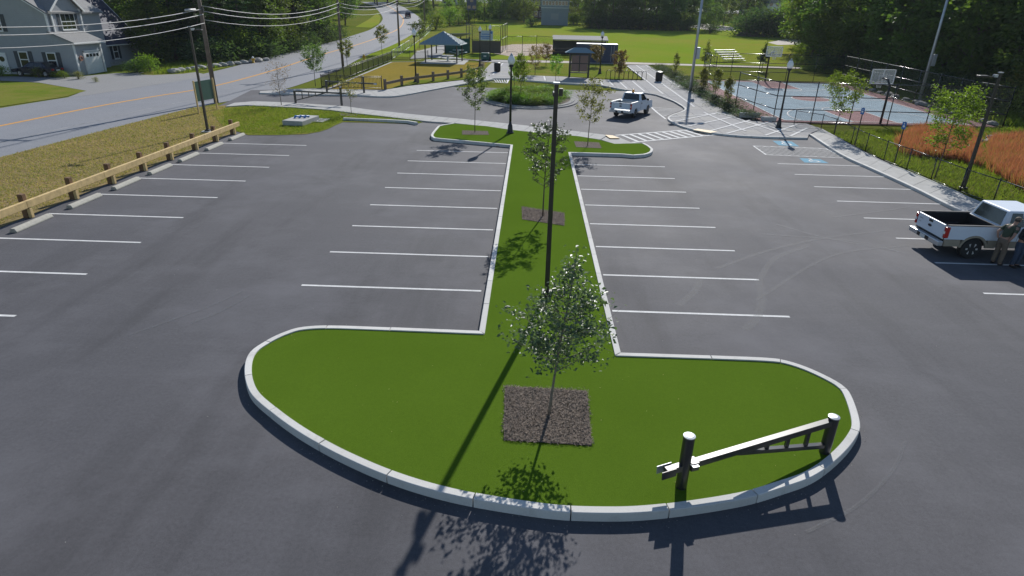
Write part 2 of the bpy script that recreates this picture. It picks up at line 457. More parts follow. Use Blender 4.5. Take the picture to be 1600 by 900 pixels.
M['verge'] = grassy('dry_verge_grass', ((.33, .24, .12), (.22, .20, .085), (.40, .305, .17)), (.35, 2.2, 16))
M['dogpark'] = grassy('dormant_lawn', ((.31, .235, .05), (.26, .21, .045), (.34, .26, .06)), (.2, 1.5, 12))
M['rough'] = grassy('rough_grass', ((.13, .155, .03), (.2, .18, .05), (.10, .14, .025)), (.3, 1.5, 10))
M['ground'] = grassy('ground_grass', ((.12, .165, .025), (.19, .18, .045), (.15, .19, .03)), (.05, .5, 6))
M['siding'] = plain('grey_siding', (.31, .325, .345), .7, var=.05, sc=2)
def addwave(m, sc, axis='Z', st=.5, dist=.02):
    t = m.node_tree; b = t.nodes['Principled BSDF']; wv = N(t, 'TexWave'); wv.bands_direction = axis; wv.wave_profile = 'SAW'
    wv.inputs['Scale'].default_value = sc; t.links.new(coords(t), wv.inputs['Vector']); bump(t, b, wv.outputs[0], st, dist)
addwave(M['siding'], 1.6); addwave(M['greyblue'], 1.5)
M['leaf_front'] = leafmat('glossy_leaf', (.085, .125, .075), (.125, .17, .10), (.065, .10, .065), .34, .42, 1.5, .5)
M['leaf_young'] = leafmat('young_leaf', (.075, .125, .035), (.13, .18, .05), (.09, .13, .045), .42, .45, 1.2)
M['leaf_bright'] = leafmat('bright_leaf', (.12, .22, .03), (.18, .28, .04), (.10, .19, .025), .5, .55, 1.2, .3)
M['leaf_yellow'] = leafmat('yellowing_leaf', (.15, .17, .04), (.22, .22, .06), (.13, .15, .04), .45, .5, 1.0)
M['leaf_rust'] = leafmat('rusty_leaf', (.17, .10, .045), (.11, .10, .04), (.22, .12, .06), .4, .5, 1.0)
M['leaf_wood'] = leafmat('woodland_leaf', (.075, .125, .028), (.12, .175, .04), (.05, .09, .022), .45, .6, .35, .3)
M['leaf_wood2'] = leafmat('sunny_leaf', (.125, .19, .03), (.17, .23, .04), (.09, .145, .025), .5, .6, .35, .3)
M['leaf_pine'] = leafmat('pine_needles', (.03, .06, .028), (.05, .085, .035), (.024, .046, .022), .3, .6, .6, .3)
M['leaf_hedge'] = leafmat('hedge_leaf', (.05, .085, .038), (.085, .125, .05), (.06, .10, .04), .35, .75, 1.0, .12)
M['leaf_bush'] = leafmat('bush_leaf', (.11, .19, .025), (.17, .25, .035), (.08, .15, .022), .45, .7, 1.0, .2)
M['sedge'] = leafmat('red_sedge', (.46, .13, .09), (.52, .21, .10), (.42, .27, .10), .4, .8, .7, .1, 0)
M['blade_dry'] = leafmat('dry_blade', (.37, .28, .14), (.45, .355, .20), (.28, .245, .095), .35, .9, .5, .05, 0)
M['blade_green'] = leafmat('green_blade', (.13, .20, .025), (.21, .24, .045), (.16, .20, .035), .4, .9, .5, .05, 0)
M['turfblade'] = leafmat('turf_blade', (.075, .145, .012), (.12, .19, .025), (.085, .15, .014), .3, .9, .5, .05, 0)
M['chip'] = leafmat('bark_chip', (.15, .12, .10), (.25, .205, .175), (.185, .15, .13), .05, .95, 3.0, .1)
# ================================================================== SETTING
def S(name, pts, dz, mat, **k): return sheet(name, pts, dz, mat, kind='structure', **k)
def px(*ps, z=0.0): return [XY(a, b, z) for a, b in ps]
S('ground', [(-700, -60), (700, -60), (700, 850), (-700, 850)], -.06, M['ground'])
lot = S('parking_lot', [(-19.75, -45), (40, -45), (40, 20), (21.0, 20), (21.0, 60), (19, 68), (-14, 68), (-27.5, 62), (-26.2, 52.5), (-19.75, 52)], 0, M['lot'])
# main road along the left and its markings
yl = [XY(*q) for q in ((0, 196), (200, 157), (330, 135), (430, 108.5), (500, 86), (560, 69), (600, 55))]
yl = [(-36.9, -40), (-36.6, 0), (-36.2, 25)]+yl+[XY(622, 45), XY(630, 34), XY(626, 24), XY(606, 9), XY(585, 3)]
yl = catmull(yl, 5)
def road_edge(line, near, far):
    out = []
    for (x, y), d in zip(line, [near]*len(line)): out.append((x, y))
    return out
_nr = offset(yl, -7.6); _fr = offset(yl, 6.2)
_nr = [(yl[i][0]+(a-yl[i][0])*min(1, max(.72, 1-(yl[i][1]-80)/220)), yl[i][1]+(b-yl[i][1])*min(1, max(.72, 1-(yl[i][1]-80)/220))) for i, (a, b) in enumerate(_nr)]
road = S('road', _fr+_nr[::-1], -.03, M['road'])
sheet('centre_line', strip_pts(yl, .34), -.025, M['yellow'], road)
for nm, d, i0, i1 in (('edge_line', -4.5, 0, 30),):
    sheet(nm, strip_pts(offset(yl, d)[i0:i1], .09), -.0255, M['worn'], road)
# house driveway and lawns across the road
S('driveway', px((-60, 119), (0, 118.5), (60, 120), (120, 119.5), (180, 114), (250, 112), (300, 111), (330, 118), (250, 131), (190, 140), (140, 148), (105, 152), (133, 141), (60, 128.5), (0, 125.5), (-60, 124)), -.022, M['drive'])
S('lawn', px((-80, 125), (0, 126), (60, 129), (135, 141.5), (104, 150), (60, 157), (0, 166), (-80, 178)), -.018, M['lawn'])
S('lawn', px((215, 116), (262, 101), (330, 85), (420, 72), (430, 84), (400, 95), (340, 108), (285, 115), (240, 117)), -.02, M['lawn'])
S('lawn', px((555, 42), (590, 20), (595, 27), (592, 37), (580, 43)), -.02, M['field'])
# verge between road and car park
_vn = [q for q in _nr if -45 < q[1] < 52]
verge = S('verge', _vn+[(-25.9, 52.6), (-21.5, 52.4), (-19.6, 46), (-19.6, -45)], .006, M['verge'])
lawn_c = S('lawn', px((330, 176), (352, 168), (400, 164.5), (440, 167), (520, 172.5), (590, 180.5), (650, 186), (668, 189), (650, 194), (536, 191), (524, 196), (512, 202), (500, 206), (478, 210), (430, 211.5), (388, 211.5), (372, 206), (350, 200)), .02, M['lawn'])
# field, dog park and lawns behind
S('playing_field', [(-26, 101), (60, 101), (62, 130), (66, 180), (60, 215), (-38, 215), (-30, 150)], -.045, M['field'])
S('infield', px((765, 82), (800, 88), (875, 83), (880, 72), (850, 68), (800, 69), (770, 74)), -.035, M['clay'])
S('dirt_patch', px((1075, 42), (1100, 36), (1145, 42), (1150, 48), (1110, 47)), -.035, M['dirt'])
S('dirt_patch', px((1200, 66), (1230, 60), (1255, 62), (1250, 69), (1215, 70)), -.035, M['dirt'])
S('lawn', px((640, 92), (655, 68), (690, 30), (740, 36), (765, 60), (740, 84)), -.04, M['lawn'])
S('road', px((560, -4), (1250, 26), (1250, 20), (560, -9)), -.03, M['road'])
dog = S('dog_lawn', px((505, 140), (612, 97), (690, 97), (760, 98), (768, 97), (768, 119), (720, 124), (640, 133), (600, 140)), .03, M['dogpark'])
S('lawn', px((603, 140.5), (640, 133.5), (700, 127), (745, 122.5), (770, 99), (762, 98), (745, 115), (690, 121), (640, 128)), .036, M['lawn'])
S('lawn', px((805, 118), (820, 100), (860, 96), (960, 100), (975, 101), (1007, 124), (960, 124), (880, 119.5)), .03, M['lawn'])
S('lawn', px((1018, 101), (1100, 101), (1110, 122), (1045, 117)), .03, M['lawn'])
S('rough_grass', [(21.6, -20), (60, -20), (60, 50.6), (21.4, 50.6), (21.2, 40)], -.02, M['rough'])
S('footpath', px((640, 92), (652, 80), (690, 70), (705, 70), (690, 86), (760, 97), (800, 98), (800, 94), (740, 93), (668, 90)), .012, M['drive'])
S('footpath', px((800, 97), (800, 94), (980, 97.5), (1260, 106), (1260, 108), (1020, 101.5), (978, 101)), .04, M['dirt'])
# far kerbed lawn, brown strip etc. are part of the terrain
# ------------------------------------------------------------------ painted stall lines
def vline(x0, x1, y, wd=.105, nm='stall_line', mat='line', tilt=0):
    a, b = (x0, y), (x1, y+tilt); return sheet(nm, strip_pts([a, b], wd), .005, M[mat], lot)
for j in range(8): vline(-6.83, -1.36, 36.86-2.848*j)
for j in range(8): vline(2.46, 7.456, 34.28-2.632*j)
for j in range(12): vline(-19.1, -13.66, 37.38-2.881*j)
for j in range(11): vline(14.22, 19.85, 35.90-2.5606*j, .1)
# accessible bays
hq = px((1177, 228), (1290, 232), (1320, 247), (1197, 242))
for a, b in ((0, 1), (1, 2), (2, 3), (3, 0)):
    sheet('hatch_line', strip_pts([hq[a], hq[b]], .1), .005, M['line'], lot)
for k in range(-4, 9):
    u0, v0, u1, v1 = k/9, 0.0, k/9+.55, 1.0
    if u0 < 0: v0 = -u0/.55; u0 = 0
    if u1 > 1: v1 = 1-(u1-1)/.55; u1 = 1
    f = lambda u, v: tuple(Vector(hq[0]).lerp(Vector(hq[1]), u).lerp(Vector(hq[3]).lerp(Vector(hq[2]), u), v))
    sheet('hatch_line', strip_pts([f(u0, v0), f(u1, v1)], .075), .0065, M['line'], lot)
def wheelchair(quad):
    q = [Vector(c) for c in quad]
    o = sheet('accessible_symbol', quad, .005, M['bluepaint'], lot)
    def at(u, v):
        p = q[0].lerp(q[1], u).lerp(q[3].lerp(q[2], u), v); return (p.x, p.y)
    ring = [at(.5+.2*math.cos(a), .62+.24*math.sin(a)) for a in np.linspace(-.4, 4.2, 12)]
    sheet('mark', strip_pts(ring, .09), .009, M['line'], o)
    sheet('mark', strip_pts([at(.46, .2), at(.47, .5), at(.64, .52), at(.72, .82)], .1), .0095, M['line'], o)
    c = at(.46, .13); sheet('mark', [(c[0]+.1*math.cos(a), c[1]+.1*math.sin(a)) for a in np.linspace(0, 5.6, 9)], .009, M['line'], o)
wheelchair(px((1207, 220), (1237, 221), (1249, 229), (1217, 227)))
wheelchair(px((1249, 247), (1282, 249), (1295, 255), (1257, 254)))
# zebra crossing
c0, c1, c2, c3 = px((962, 211.5), (1096, 201.5), (1126, 210), (988, 222.5))
for a, b in ((c0, c1), (c3, c2)): sheet('crossing_line', strip_pts([a, b], .2), .005, M['line'], lot)
for k in range(10):
    t = (k+.7)/11
    a = Vector(c0).lerp(Vector(c1), t); b = Vector(c3).lerp(Vector(c2), t+.0)
    sheet('crossing_bar', strip_pts([tuple(a.lerp(b, .05)), tuple(a.lerp(b, .95))], .24), .0065, M['line'], lot)
# hatched triangles by the roundabout kerbs
def hatch(poly, n, d):
    ps = px(*poly)
    for i in range(len(ps)-1): sheet('hatch_line', strip_pts([ps[i], ps[i+1]], .16), .005, M['line'], lot)
    return ps
t1 = hatch(((1018, 168), (1040, 186)), 1, 1)
for k in range(7):
    t = k/7; a = Vector(t1[0]).lerp(Vector(t1[1]), t*.9)
    e = Vector(XY(1066-4*k, 171+1.6*k)); sheet('hatch_line', strip_pts([tuple(a), tuple(e)], .12), .0065, M['line'], lot)
t2 = hatch(((766, 128), (792, 130), (796, 123)), 1, 1)
for k in range(6):
    a = Vector(XY(772+4*k, 124.5-.1*k)); b = Vector(XY(776+3.4*k, 129)); sheet('hatch_line', strip_pts([tuple(a), tuple(b)], .12), .0065, M['line'], lot)
# pale tyre scuffs on the new asphalt
def scuffmat():
    m, t, b = nodes('tyre_scuff'); out = t.nodes['Material Output']; co = coords(t, True)
    setv(b, Roughness=.75); b.inputs['Base Color'].default_value = (.17, .175, .185, 1)
    f = ramp(t, noise(t, co, 26, 5, .85), .36, .7, 0, .48)
    tr = N(t, 'BsdfTransparent'); mx = N(t, 'MixShader'); t.links.new(f, mx.inputs[0])
    t.links.new(tr.outputs[0], mx.inputs[1]); t.links.new(b.outputs[0], mx.inputs[2]); t.links.new(mx.outputs[0], out.inputs[0]); return m
M['scuff'] = scuffmat()
for pts, wd in ((((1094, 437), (1085, 456), (1060, 478)), .22), (((1186, 440), (1190, 470), (1182, 498), (1164, 516)), .24),
                (((1186, 440), (1210, 405), (1260, 385)), .2), (((1120, 420), (1200, 392), (1290, 372), (1390, 360)), .14), (((1180, 470), (1300, 400), (1420, 384)), .12),
                (((1210, 350), (1290, 372), (1400, 392)), .14), (((1190, 366), (1330, 377), (1420, 398)), .1),
                (((935, 283), (955, 281), (962, 278)), .3), (((1300, 340), (1380, 330), (1430, 322)), .1), (((1415, 690), (1395, 735), (1340, 790), (1260, 832)), .07),
                (((300, 505), (345, 487), (390, 462)), .12), (((200, 525), (270, 500), (330, 478), (380, 455)), .09)):
    sheet('tyre_mark', strip_pts(catmull(px(*pts), 5), wd), .004, M['scuff'], lot)
# ------------------------------------------------------------------ turf island with granite kerb
ZT, ZK = .15, .18
kL = px((748.5, 516.5), z=ZK)[0]; kR = px((970, 550.5), z=ZK)[0]
nose = px((611, 511), (519, 508), (472, 510.5), (445, 518), (417, 531), (390, 550), (381.5, 578), (390, 612), (420, 641), (462, 672), (510, 700), (555, 722), (600, 741), (653, 759),
          (715, 775), (787, 788), (867, 799), (933, 802), (1000, 801), (1077, 793), (1167, 778), (1225, 761), (1273, 743), (1313, 713), (1338, 683), (1344, 660), (1331, 619), (1315, 600), (1275, 579), (1237, 565), (1202, 559), (1110, 555), z=ZK)
nose = catmull(nose, 5)
topL = px((708, 192), (684.7, 196), (675, 207), (672.5, 212), (677, 215.5), (690, 216.8), z=ZK)
cornL = (-1.28, 38.35); cornR = (2.36, 36.55)
topR = px((892, 240.5), (990, 242.5), (1010, 241), (1019, 237.5), (1021, 233), (1015, 227.5), (1006, 223), z=ZK)
kerbline = [topL, [topL[-1], cornL], [cornL, kL], [kL, nose[0]], nose, [nose[-1], kR], [kR, cornR], [cornR, (cornR[0]+3.0, cornR[1]-.02), topR[1]], topR[1:]]
flat = []
brk = []
for sgm in kerbline:
    rs, ln = resample(sgm, max(2, int(math.hypot(sgm[0][0]-sgm[-1][0], sgm[0][1]-sgm[-1][1])/.3) if len(sgm) < 4 else max(12, len(sgm)*2)))
    if len(sgm) < 4 or sgm is nose:
        rs, ln = resample(sgm, max(2, int(ln/.15)))
    if flat: rs = rs[1:]
    brk.append((len(flat)-1 if flat else 0)); flat += rs
brk.append(len(flat)-1)
inner = offset(flat, .155); inner_t = offset(flat, .15)
turf = S('turf', inner_t+px((960, 224.6), (935, 218), (905, 212.8), (860, 209), (800, 203), (760, 197), z=ZT), ZT, M['turf'])
kerb = bpy.data.objects.new('kerb', None); link(kerb); kerb['kind'] = 'structure'
def kerb_stones(outer, inn, breaks, parent, ztop=ZK, zbot=-.03, mean=1.85, mat='granite'):
    s = np.r_[0, np.cumsum([math.dist(outer[i], outer[i+1]) for i in range(len(outer)-1)])]
    for a, b in zip(breaks[:-1], breaks[1:]):
        L = s[b]-s[a]; n = max(1, round(L/mean))
        for k in range(n):
            s0, s1 = s[a]+L*k/n+.011, s[a]+L*(k+1)/n-.011
            tt = [s0]+[q for q in s[a:b+1] if s0+.02 < q < s1-.02]+[s1]
            f = lambda arr: [(float(np.interp(q, s, [p[0] for p in arr])), float(np.interp(q, s, [p[1] for p in arr]))) for q in tt]
            o_, i_ = f(outer), f(inn)
            # faces built as a strip so that long curved stones stay clean
            m = MB(); n_ = len(tt); vs = []
            dz = random.uniform(-.004, .004)
            for (x, y), (u, v) in zip(o_, i_):
                z0 = g(y)
                vs += [(x, y, z0+zbot), (x, y, z0+ztop-.012+dz), (x+(u-x)*.08, y+(v-y)*.08, z0+ztop+dz), (u, v, z0+ztop+dz), (u, v, z0+zbot)]
            fs = []
            for i in range(n_-1):
                for c in range(4):
                    p = i*5+c; fs.append((p, p+1, p+6, p+5))
            fs += [(4, 3, 2, 1, 0), tuple((n_-1)*5+c for c in range(5))]
            m.add(vs, fs); m.build('kerb_stone', M[mat], parent, fix=True)
random.seed(5)
kerb_stones(flat, inner, brk, kerb, mean=1.62)
# storm drain at the corner of the bay
dr = empty('drain_grate', P(787, 228)+Vector((0, 0, 0)), 0, 'rusty red drain grate in the asphalt by the far left turf corner', 'drain')
m = MB()
for sx in (-.42, .42): m.box((sx, 0, .012), (.08, .5, .024))
for sy in (-.28, .28): m.box((0, sy, .012), (.92, .08, .024))
m.build('frame', M['rust'], dr)
for k in range(9): MB().box((-.36+.09*k, 0, .01), (.04, .48, .02)).build('bar', M['rust'], dr)
# ------------------------------------------------------------------ pavements
def pavement(name, left, right, n, ztop, mat, skip=()):
    root = bpy.data.objects.new(name, None); link(root); root['kind'] = 'structure'
    A, _ = resample(left, n*3); B, _ = resample(right, n*3)
    for k in range(n):
        i0, i1 = 3*k, 3*k+3
        e = .012
        def lp(arr, i, j, t): return (arr[i][0]+(arr[j][0]-arr[i][0])*t, arr[i][1]+(arr[j][1]-arr[i][1])*t)
        a = [lp(A, i0, i0+1, .03)]+A[i0+1:i1]+[lp(A, i1, i1-1, .03)]
        b = [lp(B, i0, i0+1, .03)]+B[i0+1:i1]+[lp(B, i1, i1-1, .03)]
        slab_obj('slab', a+b[::-1], ztop+random.uniform(-.003, .003), .2, M[mat], root)
    return root
random.seed(8)
s1u = px((366, 160.5), (400, 158), (460, 160.5), (540, 166), (575, 171), (650, 179), (725, 186), (800, 193.5), (857, 200), (900, 205), (949, 211), z=.1)
s1l = px((352, 166), (385, 164), (420, 165.5), (460, 167.5), (515, 171.5), (550, 176), (600, 181.5), (670, 189.5), (708, 192), (760, 197.5), (800, 203), (860, 209), (905, 213), (938, 218), z=.1)
pavement('pavement', s1u, s1l, 34, .10, 'concrete')
pv = bpy.data.objects.new('pavement', None); link(pv); pv['kind'] = 'structure'
slab_obj('slab', px((949.5, 211.2), (962, 212), (985, 222), (1004, 223.5), (960, 224.6), (939, 218.2), z=.05), .05, .15, M['concrete'], pv)
slab_obj('tactile_plate', px((945, 211.8), (957, 212.6), (968, 217), (953, 217), z=.06), .115, .04, M['tactile'], pv)
s2u = px((406, 142.5), (450, 139), (500, 139), (570, 140), (597, 141), (640, 134), (725, 125), (760, 120), z=.12)
s2l = px((406, 144.5), (455, 146), (500, 147), (560, 148.3), (592, 150), (617, 149.5), (650, 144), (720, 131), (770, 123), z=.12)
pavement('pavement', s2u, s2l, 24, .12, 'concrete')
sru = px((1285, 201), (1330, 226), (1375, 249), (1415, 265), (1452, 280), (1497, 299), (1535, 316), z=.13)
srl = px((1264, 209), (1312, 240), (1355, 260), (1395, 278), (1440, 299), (1515, 335), z=.13)
sru += [(21.65, 20), (21.65, 5)]; srl += [(19.98, 20), (19.98, 5)]
sru = catmull(sru, 3); srl = catmull(srl, 3)
srk = offset(srl, .16)
pavement('pavement', sru, srk, 28, .13, 'concrete')
kr = bpy.data.objects.new('kerb', None); link(kr); kr['kind'] = 'structure'
rs, ln = resample(srl, 90); kerb_stones(rs, offset(rs, .155), [0, 90], kr, .14, -.03, 1.9)
# plaza: slabs cut on a grid, pale concrete bands laid over them, kerb to the road
plz_low = px((762, 122.5), (800, 122.5), (820, 124.8), (877, 129.2), (912, 131), (935, 132.4), (975, 140), (1025, 147.8), (1052, 157.7), (1066, 166), (1070, 170.5), (1063, 175), (1048, 180), (1043, 185), (1052, 191.5), (1072, 199.5), (1110, 207), (1150, 211.5), (1200, 214), (1262, 215.5), z=.12)
plz_up = px((1264, 209), (1285, 201), (1260, 193), (1190, 190), (1165, 188.5), (1140, 177), (1100, 153.5), (1060, 130), (1038, 116.5), (1020, 105.5), (1012, 101.5), (980, 101.5), (1007, 125.5), (950, 124.5), (880, 119.5), (820, 117.5), (800, 117.5), (800, 98), (768, 98), (745, 122), z=.12)
plz = bpy.data.objects.new('plaza', None); link(plz); plz['kind'] = 'structure'
def cut_slabs(poly, xs, ys, ztop, thick, mats, parent, gap=.012):
    b = bmesh.new(); b.faces.new([b.verts.new((x, y, 0)) for x, y in poly])
    for x in xs: bmesh.ops.bisect_plane(b, geom=b.verts[:]+b.edges[:]+b.faces[:], plane_co=(x, 0, 0), plane_no=(1, 0, 0))
    for y in ys: bmesh.ops.bisect_plane(b, geom=b.verts[:]+b.edges[:]+b.faces[:], plane_co=(0, y, 0), plane_no=(0, 1, 0))
    for f in b.faces:
        c = f.calc_center_median(); ps = [(c.x+(v.co.x-c.x)*(1-gap), c.y+(v.co.y-c.y)*(1-gap)) for v in f.verts]
        if f.calc_area() < .05: continue
        slab_obj('slab', ps, ztop+random.uniform(-.002, .002), thick, M[random.choice(mats)], parent)
    b.free()
cut_slabs(plz_low+plz_up, [-9+1.5*i for i in range(24)], [43+1.9*i for i in range(31) if abs(43+1.9*i-55) > .3]+[55], .12, .2, ['paver', 'paver', 'paver2'], plz, .014)
def band(p0, p1, wd=.2, z=.136): sheet('band', strip_pts(px(p0, p1, z=.12), wd), z, M['band'], plz)
for a, b in (((994, 102), (1085, 167)), ((1009, 102), (1062, 137)), ((980, 103), (1010, 126)), ((1010, 126), (1036, 147)), ((988, 127), (1007, 143)), ((965, 125.5), (980, 139)), ((950, 125), (958, 134)),
             ((1046, 183), (1142, 177)), ((1055, 190), (1124, 176)), ((1072, 198), (1150, 182)), ((1105, 206), (1172, 188)), ((1135, 209), (1205, 190)), ((1195, 212), (1245, 195)), ((1235, 213), (1262, 200)),
             ((1100, 176), (1165, 205)), ((1130, 178), (1225, 210)), ((1160, 190), (1250, 208)),
             ((770, 117), (786, 98.5)), ((800, 121), (800, 99)), ((820, 118.2), (822, 124)), ((850, 119), (852, 126)), ((935, 124.5), (942, 133))):
    band(a, b)
sheet('tactile_plate', px((1082, 203), (1090, 201.5), (1121, 206), (1110, 208), z=.12), .142, M['tactile'], plz)
kb = bpy.data.objects.new('kerb', None); link(kb); kb['kind'] = 'structure'
rs, ln = resample(catmull(plz_low, 3), 160); kerb_stones(rs, offset(rs, .15), [0, 160], kb, .135, -.03, 1.9)
s2k = bpy.data.objects.new('kerb', None); link(s2k); s2k['kind'] = 'structure'
rs, ln = resample(catmull(s2l, 3), 80); rs = offset(rs, -.15); kerb_stones(rs, offset(rs, .145), [0, 80], s2k, .125, -.03, 1.9)
# short granite kerb on the lawn corner
lk = empty('kerb_bar', (0, 0, 0), 0, 'long low granite kerb along the lawn beside the driveway mouth', 'kerb')
rs, ln = resample(px((536, 188.5), (600, 191), (636, 193), (650, 195.5)), 24); rs = offset(rs, -.0)
kerb_stones(rs, offset(rs, .2), [0, 24], lk, .2, -.03, 2.2)
# ------------------------------------------------------------------ roundabout island
rc = Vector((-.2, 60.6, 0)); 
ri = bpy.data.objects.new('roundabout_island', None); link(ri); ri['kind'] = 'structure'
def ell(rx, ry, n=48, c=rc): return [(c.x+rx*math.cos(2*math.pi*k/n), c.y+ry*math.sin(2*math.pi*k/n)) for k in range(n)]
o1 = ell(4.5, 5.7, 72); i1 = ell(3.75, 4.85, 72); 
sheet('planting_soil', ell(3.78, 4.88), .13, M['mulch'], ri)
rs = o1+[o1[0]]; inn = i1+[i1[0]]
for nm, t0, t1, zt in (('apron_stone', 0, .45, .10), ('apron_stone', .47, 1, .16)):
    oo = [(a[0]+(b[0]-a[0])*t0, a[1]+(b[1]-a[1])*t0) for a, b in zip(rs, inn)]; ii = [(a[0]+(b[0]-a[0])*t1, a[1]+(b[1]-a[1])*t1) for a, b in zip(rs, inn)]
    kerb_stones(oo, ii, [0, 72], ri, zt, -.02, .9, 'apron')
# ------------------------------------------------------------------ basketball court
cx0, cx1, cy0, cy1 = 18.4, 37.2, 51.2, 80.0
court = S('basketball_court', [(cx0, cy0), (cx1, cy0), (cx1, cy1), (cx0, cy1)], .02, M['courtred'])
sheet('playing_surface', [(20.6, 52.4), (35.4, 52.4), (35.4, 78.8), (20.6, 78.8)], .026, M['courtblue'], court)
def cl(pts, wd=.1, z=.036): sheet('court_line', strip_pts(pts, wd), z, M['line'], court)
for yb, sg in ((52.4, 1), (78.8, -1)):
    sheet('key', [(26.2, yb), (29.8, yb), (29.8, yb+5.8*sg), (26.2, yb+5.8*sg)], .031, M['courtred'], court)
    cl([(26.2, yb), (26.2, yb+5.8*sg)]); cl([(29.8, yb), (29.8, yb+5.8*sg)]); cl([(26.2, yb+5.8*sg), (29.8, yb+5.8*sg)])
    cl([(28+1.8*math.cos(a), yb+sg*(5.8+1.8*math.sin(a))) for a in np.linspace(0, math.pi, 16)], z=.04)
    cl([(28+6.2*math.cos(a), yb+sg*(1.5+6.2*math.sin(a))) for a in np.linspace(-.24, math.pi+.24, 30)], z=.044)
sheet('centre_circle', [(28+1.8*math.cos(a), 65.6+1.8*math.sin(a)) for a in np.linspace(0, 6.2, 26)], .031, M['courtred'], court)
cl([(28+1.8*math.cos(a), 65.6+1.8*math.sin(a)) for a in np.linspace(0, 6.28, 28)]); cl([(20.6, 65.6), (35.4, 65.6)], z=.048)
for a, b in (((20.6, 52.4), (20.6, 78.8)), ((20.6, 78.8), (35.4, 78.8)), ((35.4, 78.8), (35.4, 52.4)), ((35.4, 52.4), (20.6, 52.4))): cl([a, b], z=.052)
# ================================================================== VEGETATION
def leaf_mesh(name, C, size, mat, seed=0, up=.35, asp=.5, droop=.0, svar=.35, fold=.18):
    rng = np.random.default_rng(seed); n = len(C)
    d = rng.normal(size=(n, 3)); d[:, 2] = d[:, 2]*.5-droop; d /= np.linalg.norm(d, axis=1)[:, None]
    u = rng.normal(size=(n, 3))+np.array([0, 0, up*3]); nrm = u-(u*d).sum(1)[:, None]*d
    nrm /= np.linalg.norm(nrm, axis=1)[:, None]+1e-9; sd = np.cross(d, nrm)
    L = size*rng.uniform(1-svar, 1+svar, (n, 1)); W = L*asp
    b = C-d*L*.5
    v = np.stack([b, b+d*L*.5+sd*W*.5+nrm*L*fold, b+d*L, b+d*L*.5-sd*W*.5+nrm*L*fold], 1).reshape(-1, 3)
    i = np.arange(n)[:, None]*4
    tri = np.stack([i+0, i+1, i+2, i+0, i+2, i+3], 1).reshape(-1)
    return raw_mesh(name, v, tri, 3, mat)
def raw_mesh(name, v, idx, k, mat):
    me = bpy.data.meshes.new(name); nf = len(idx)//k
    me.vertices.add(len(v)); me.vertices.foreach_set('co', np.asarray(v, np.float32).ravel())
    me.loops.add(len(idx)); me.loops.foreach_set('vertex_index', np.asarray(idx, np.int32).ravel())
    me.polygons.add(nf); me.polygons.foreach_set('loop_start', np.arange(0, nf*k, k, dtype=np.int32)); me.polygons.foreach_set('loop_total', np.full(nf, k, np.int32))
    me.update(calc_edges=True); me.validate(); me.materials.append(mat); return me
def mobj(name, me, parent=None):
    return link(bpy.data.objects.new(name, me), parent)
def blades(name, poly, n, h, wd, mat, seed, dz=0, lean=.35, hvar=.4, clump=None):
    """upright grass blades over a polygon: one mesh"""
    rng = np.random.default_rng(seed); a = np.array(poly); lo, hi = a.min(0), a.max(0)
    xs = rng.uniform(lo[0], hi[0], n*3); ys = rng.uniform(lo[1], hi[1], n*3)
    k = inpoly(xs, ys, poly); hm = None
    if clump:
        c, th_ = clump; q = (np.sin(xs*1.3*c+ys*.9+c)+np.sin(ys*1.7-xs*.6*c+2*c)+np.sin(xs*3.1+ys*2.3*c))/6+.5
        k &= q+rng.normal(size=len(xs))*.14 > th_
    xs, ys = xs[k][:n], ys[k][:n]; n = len(xs)
    zs = np.interp(ys, BY, BZ)+dz
    B = np.stack([xs, ys, zs], 1); H = h*rng.uniform(1-hvar, 1+hvar, (n, 1))
    an = rng.uniform(0, 6.28, n); sd = np.stack([np.cos(an), np.sin(an), 0*an], 1)*wd*rng.uniform(.6, 1.4, (n, 1))
    ln = rng.normal(size=(n, 3))*lean*H; ln[:, 2] = 0
    v = np.stack([B-sd*.5, B+sd*.5, B+ln+np.array([0, 0, 1])*H], 1).reshape(-1, 3)
    me = raw_mesh(name, v, np.arange(len(v)), 3, mat)
    return mobj(name, me)
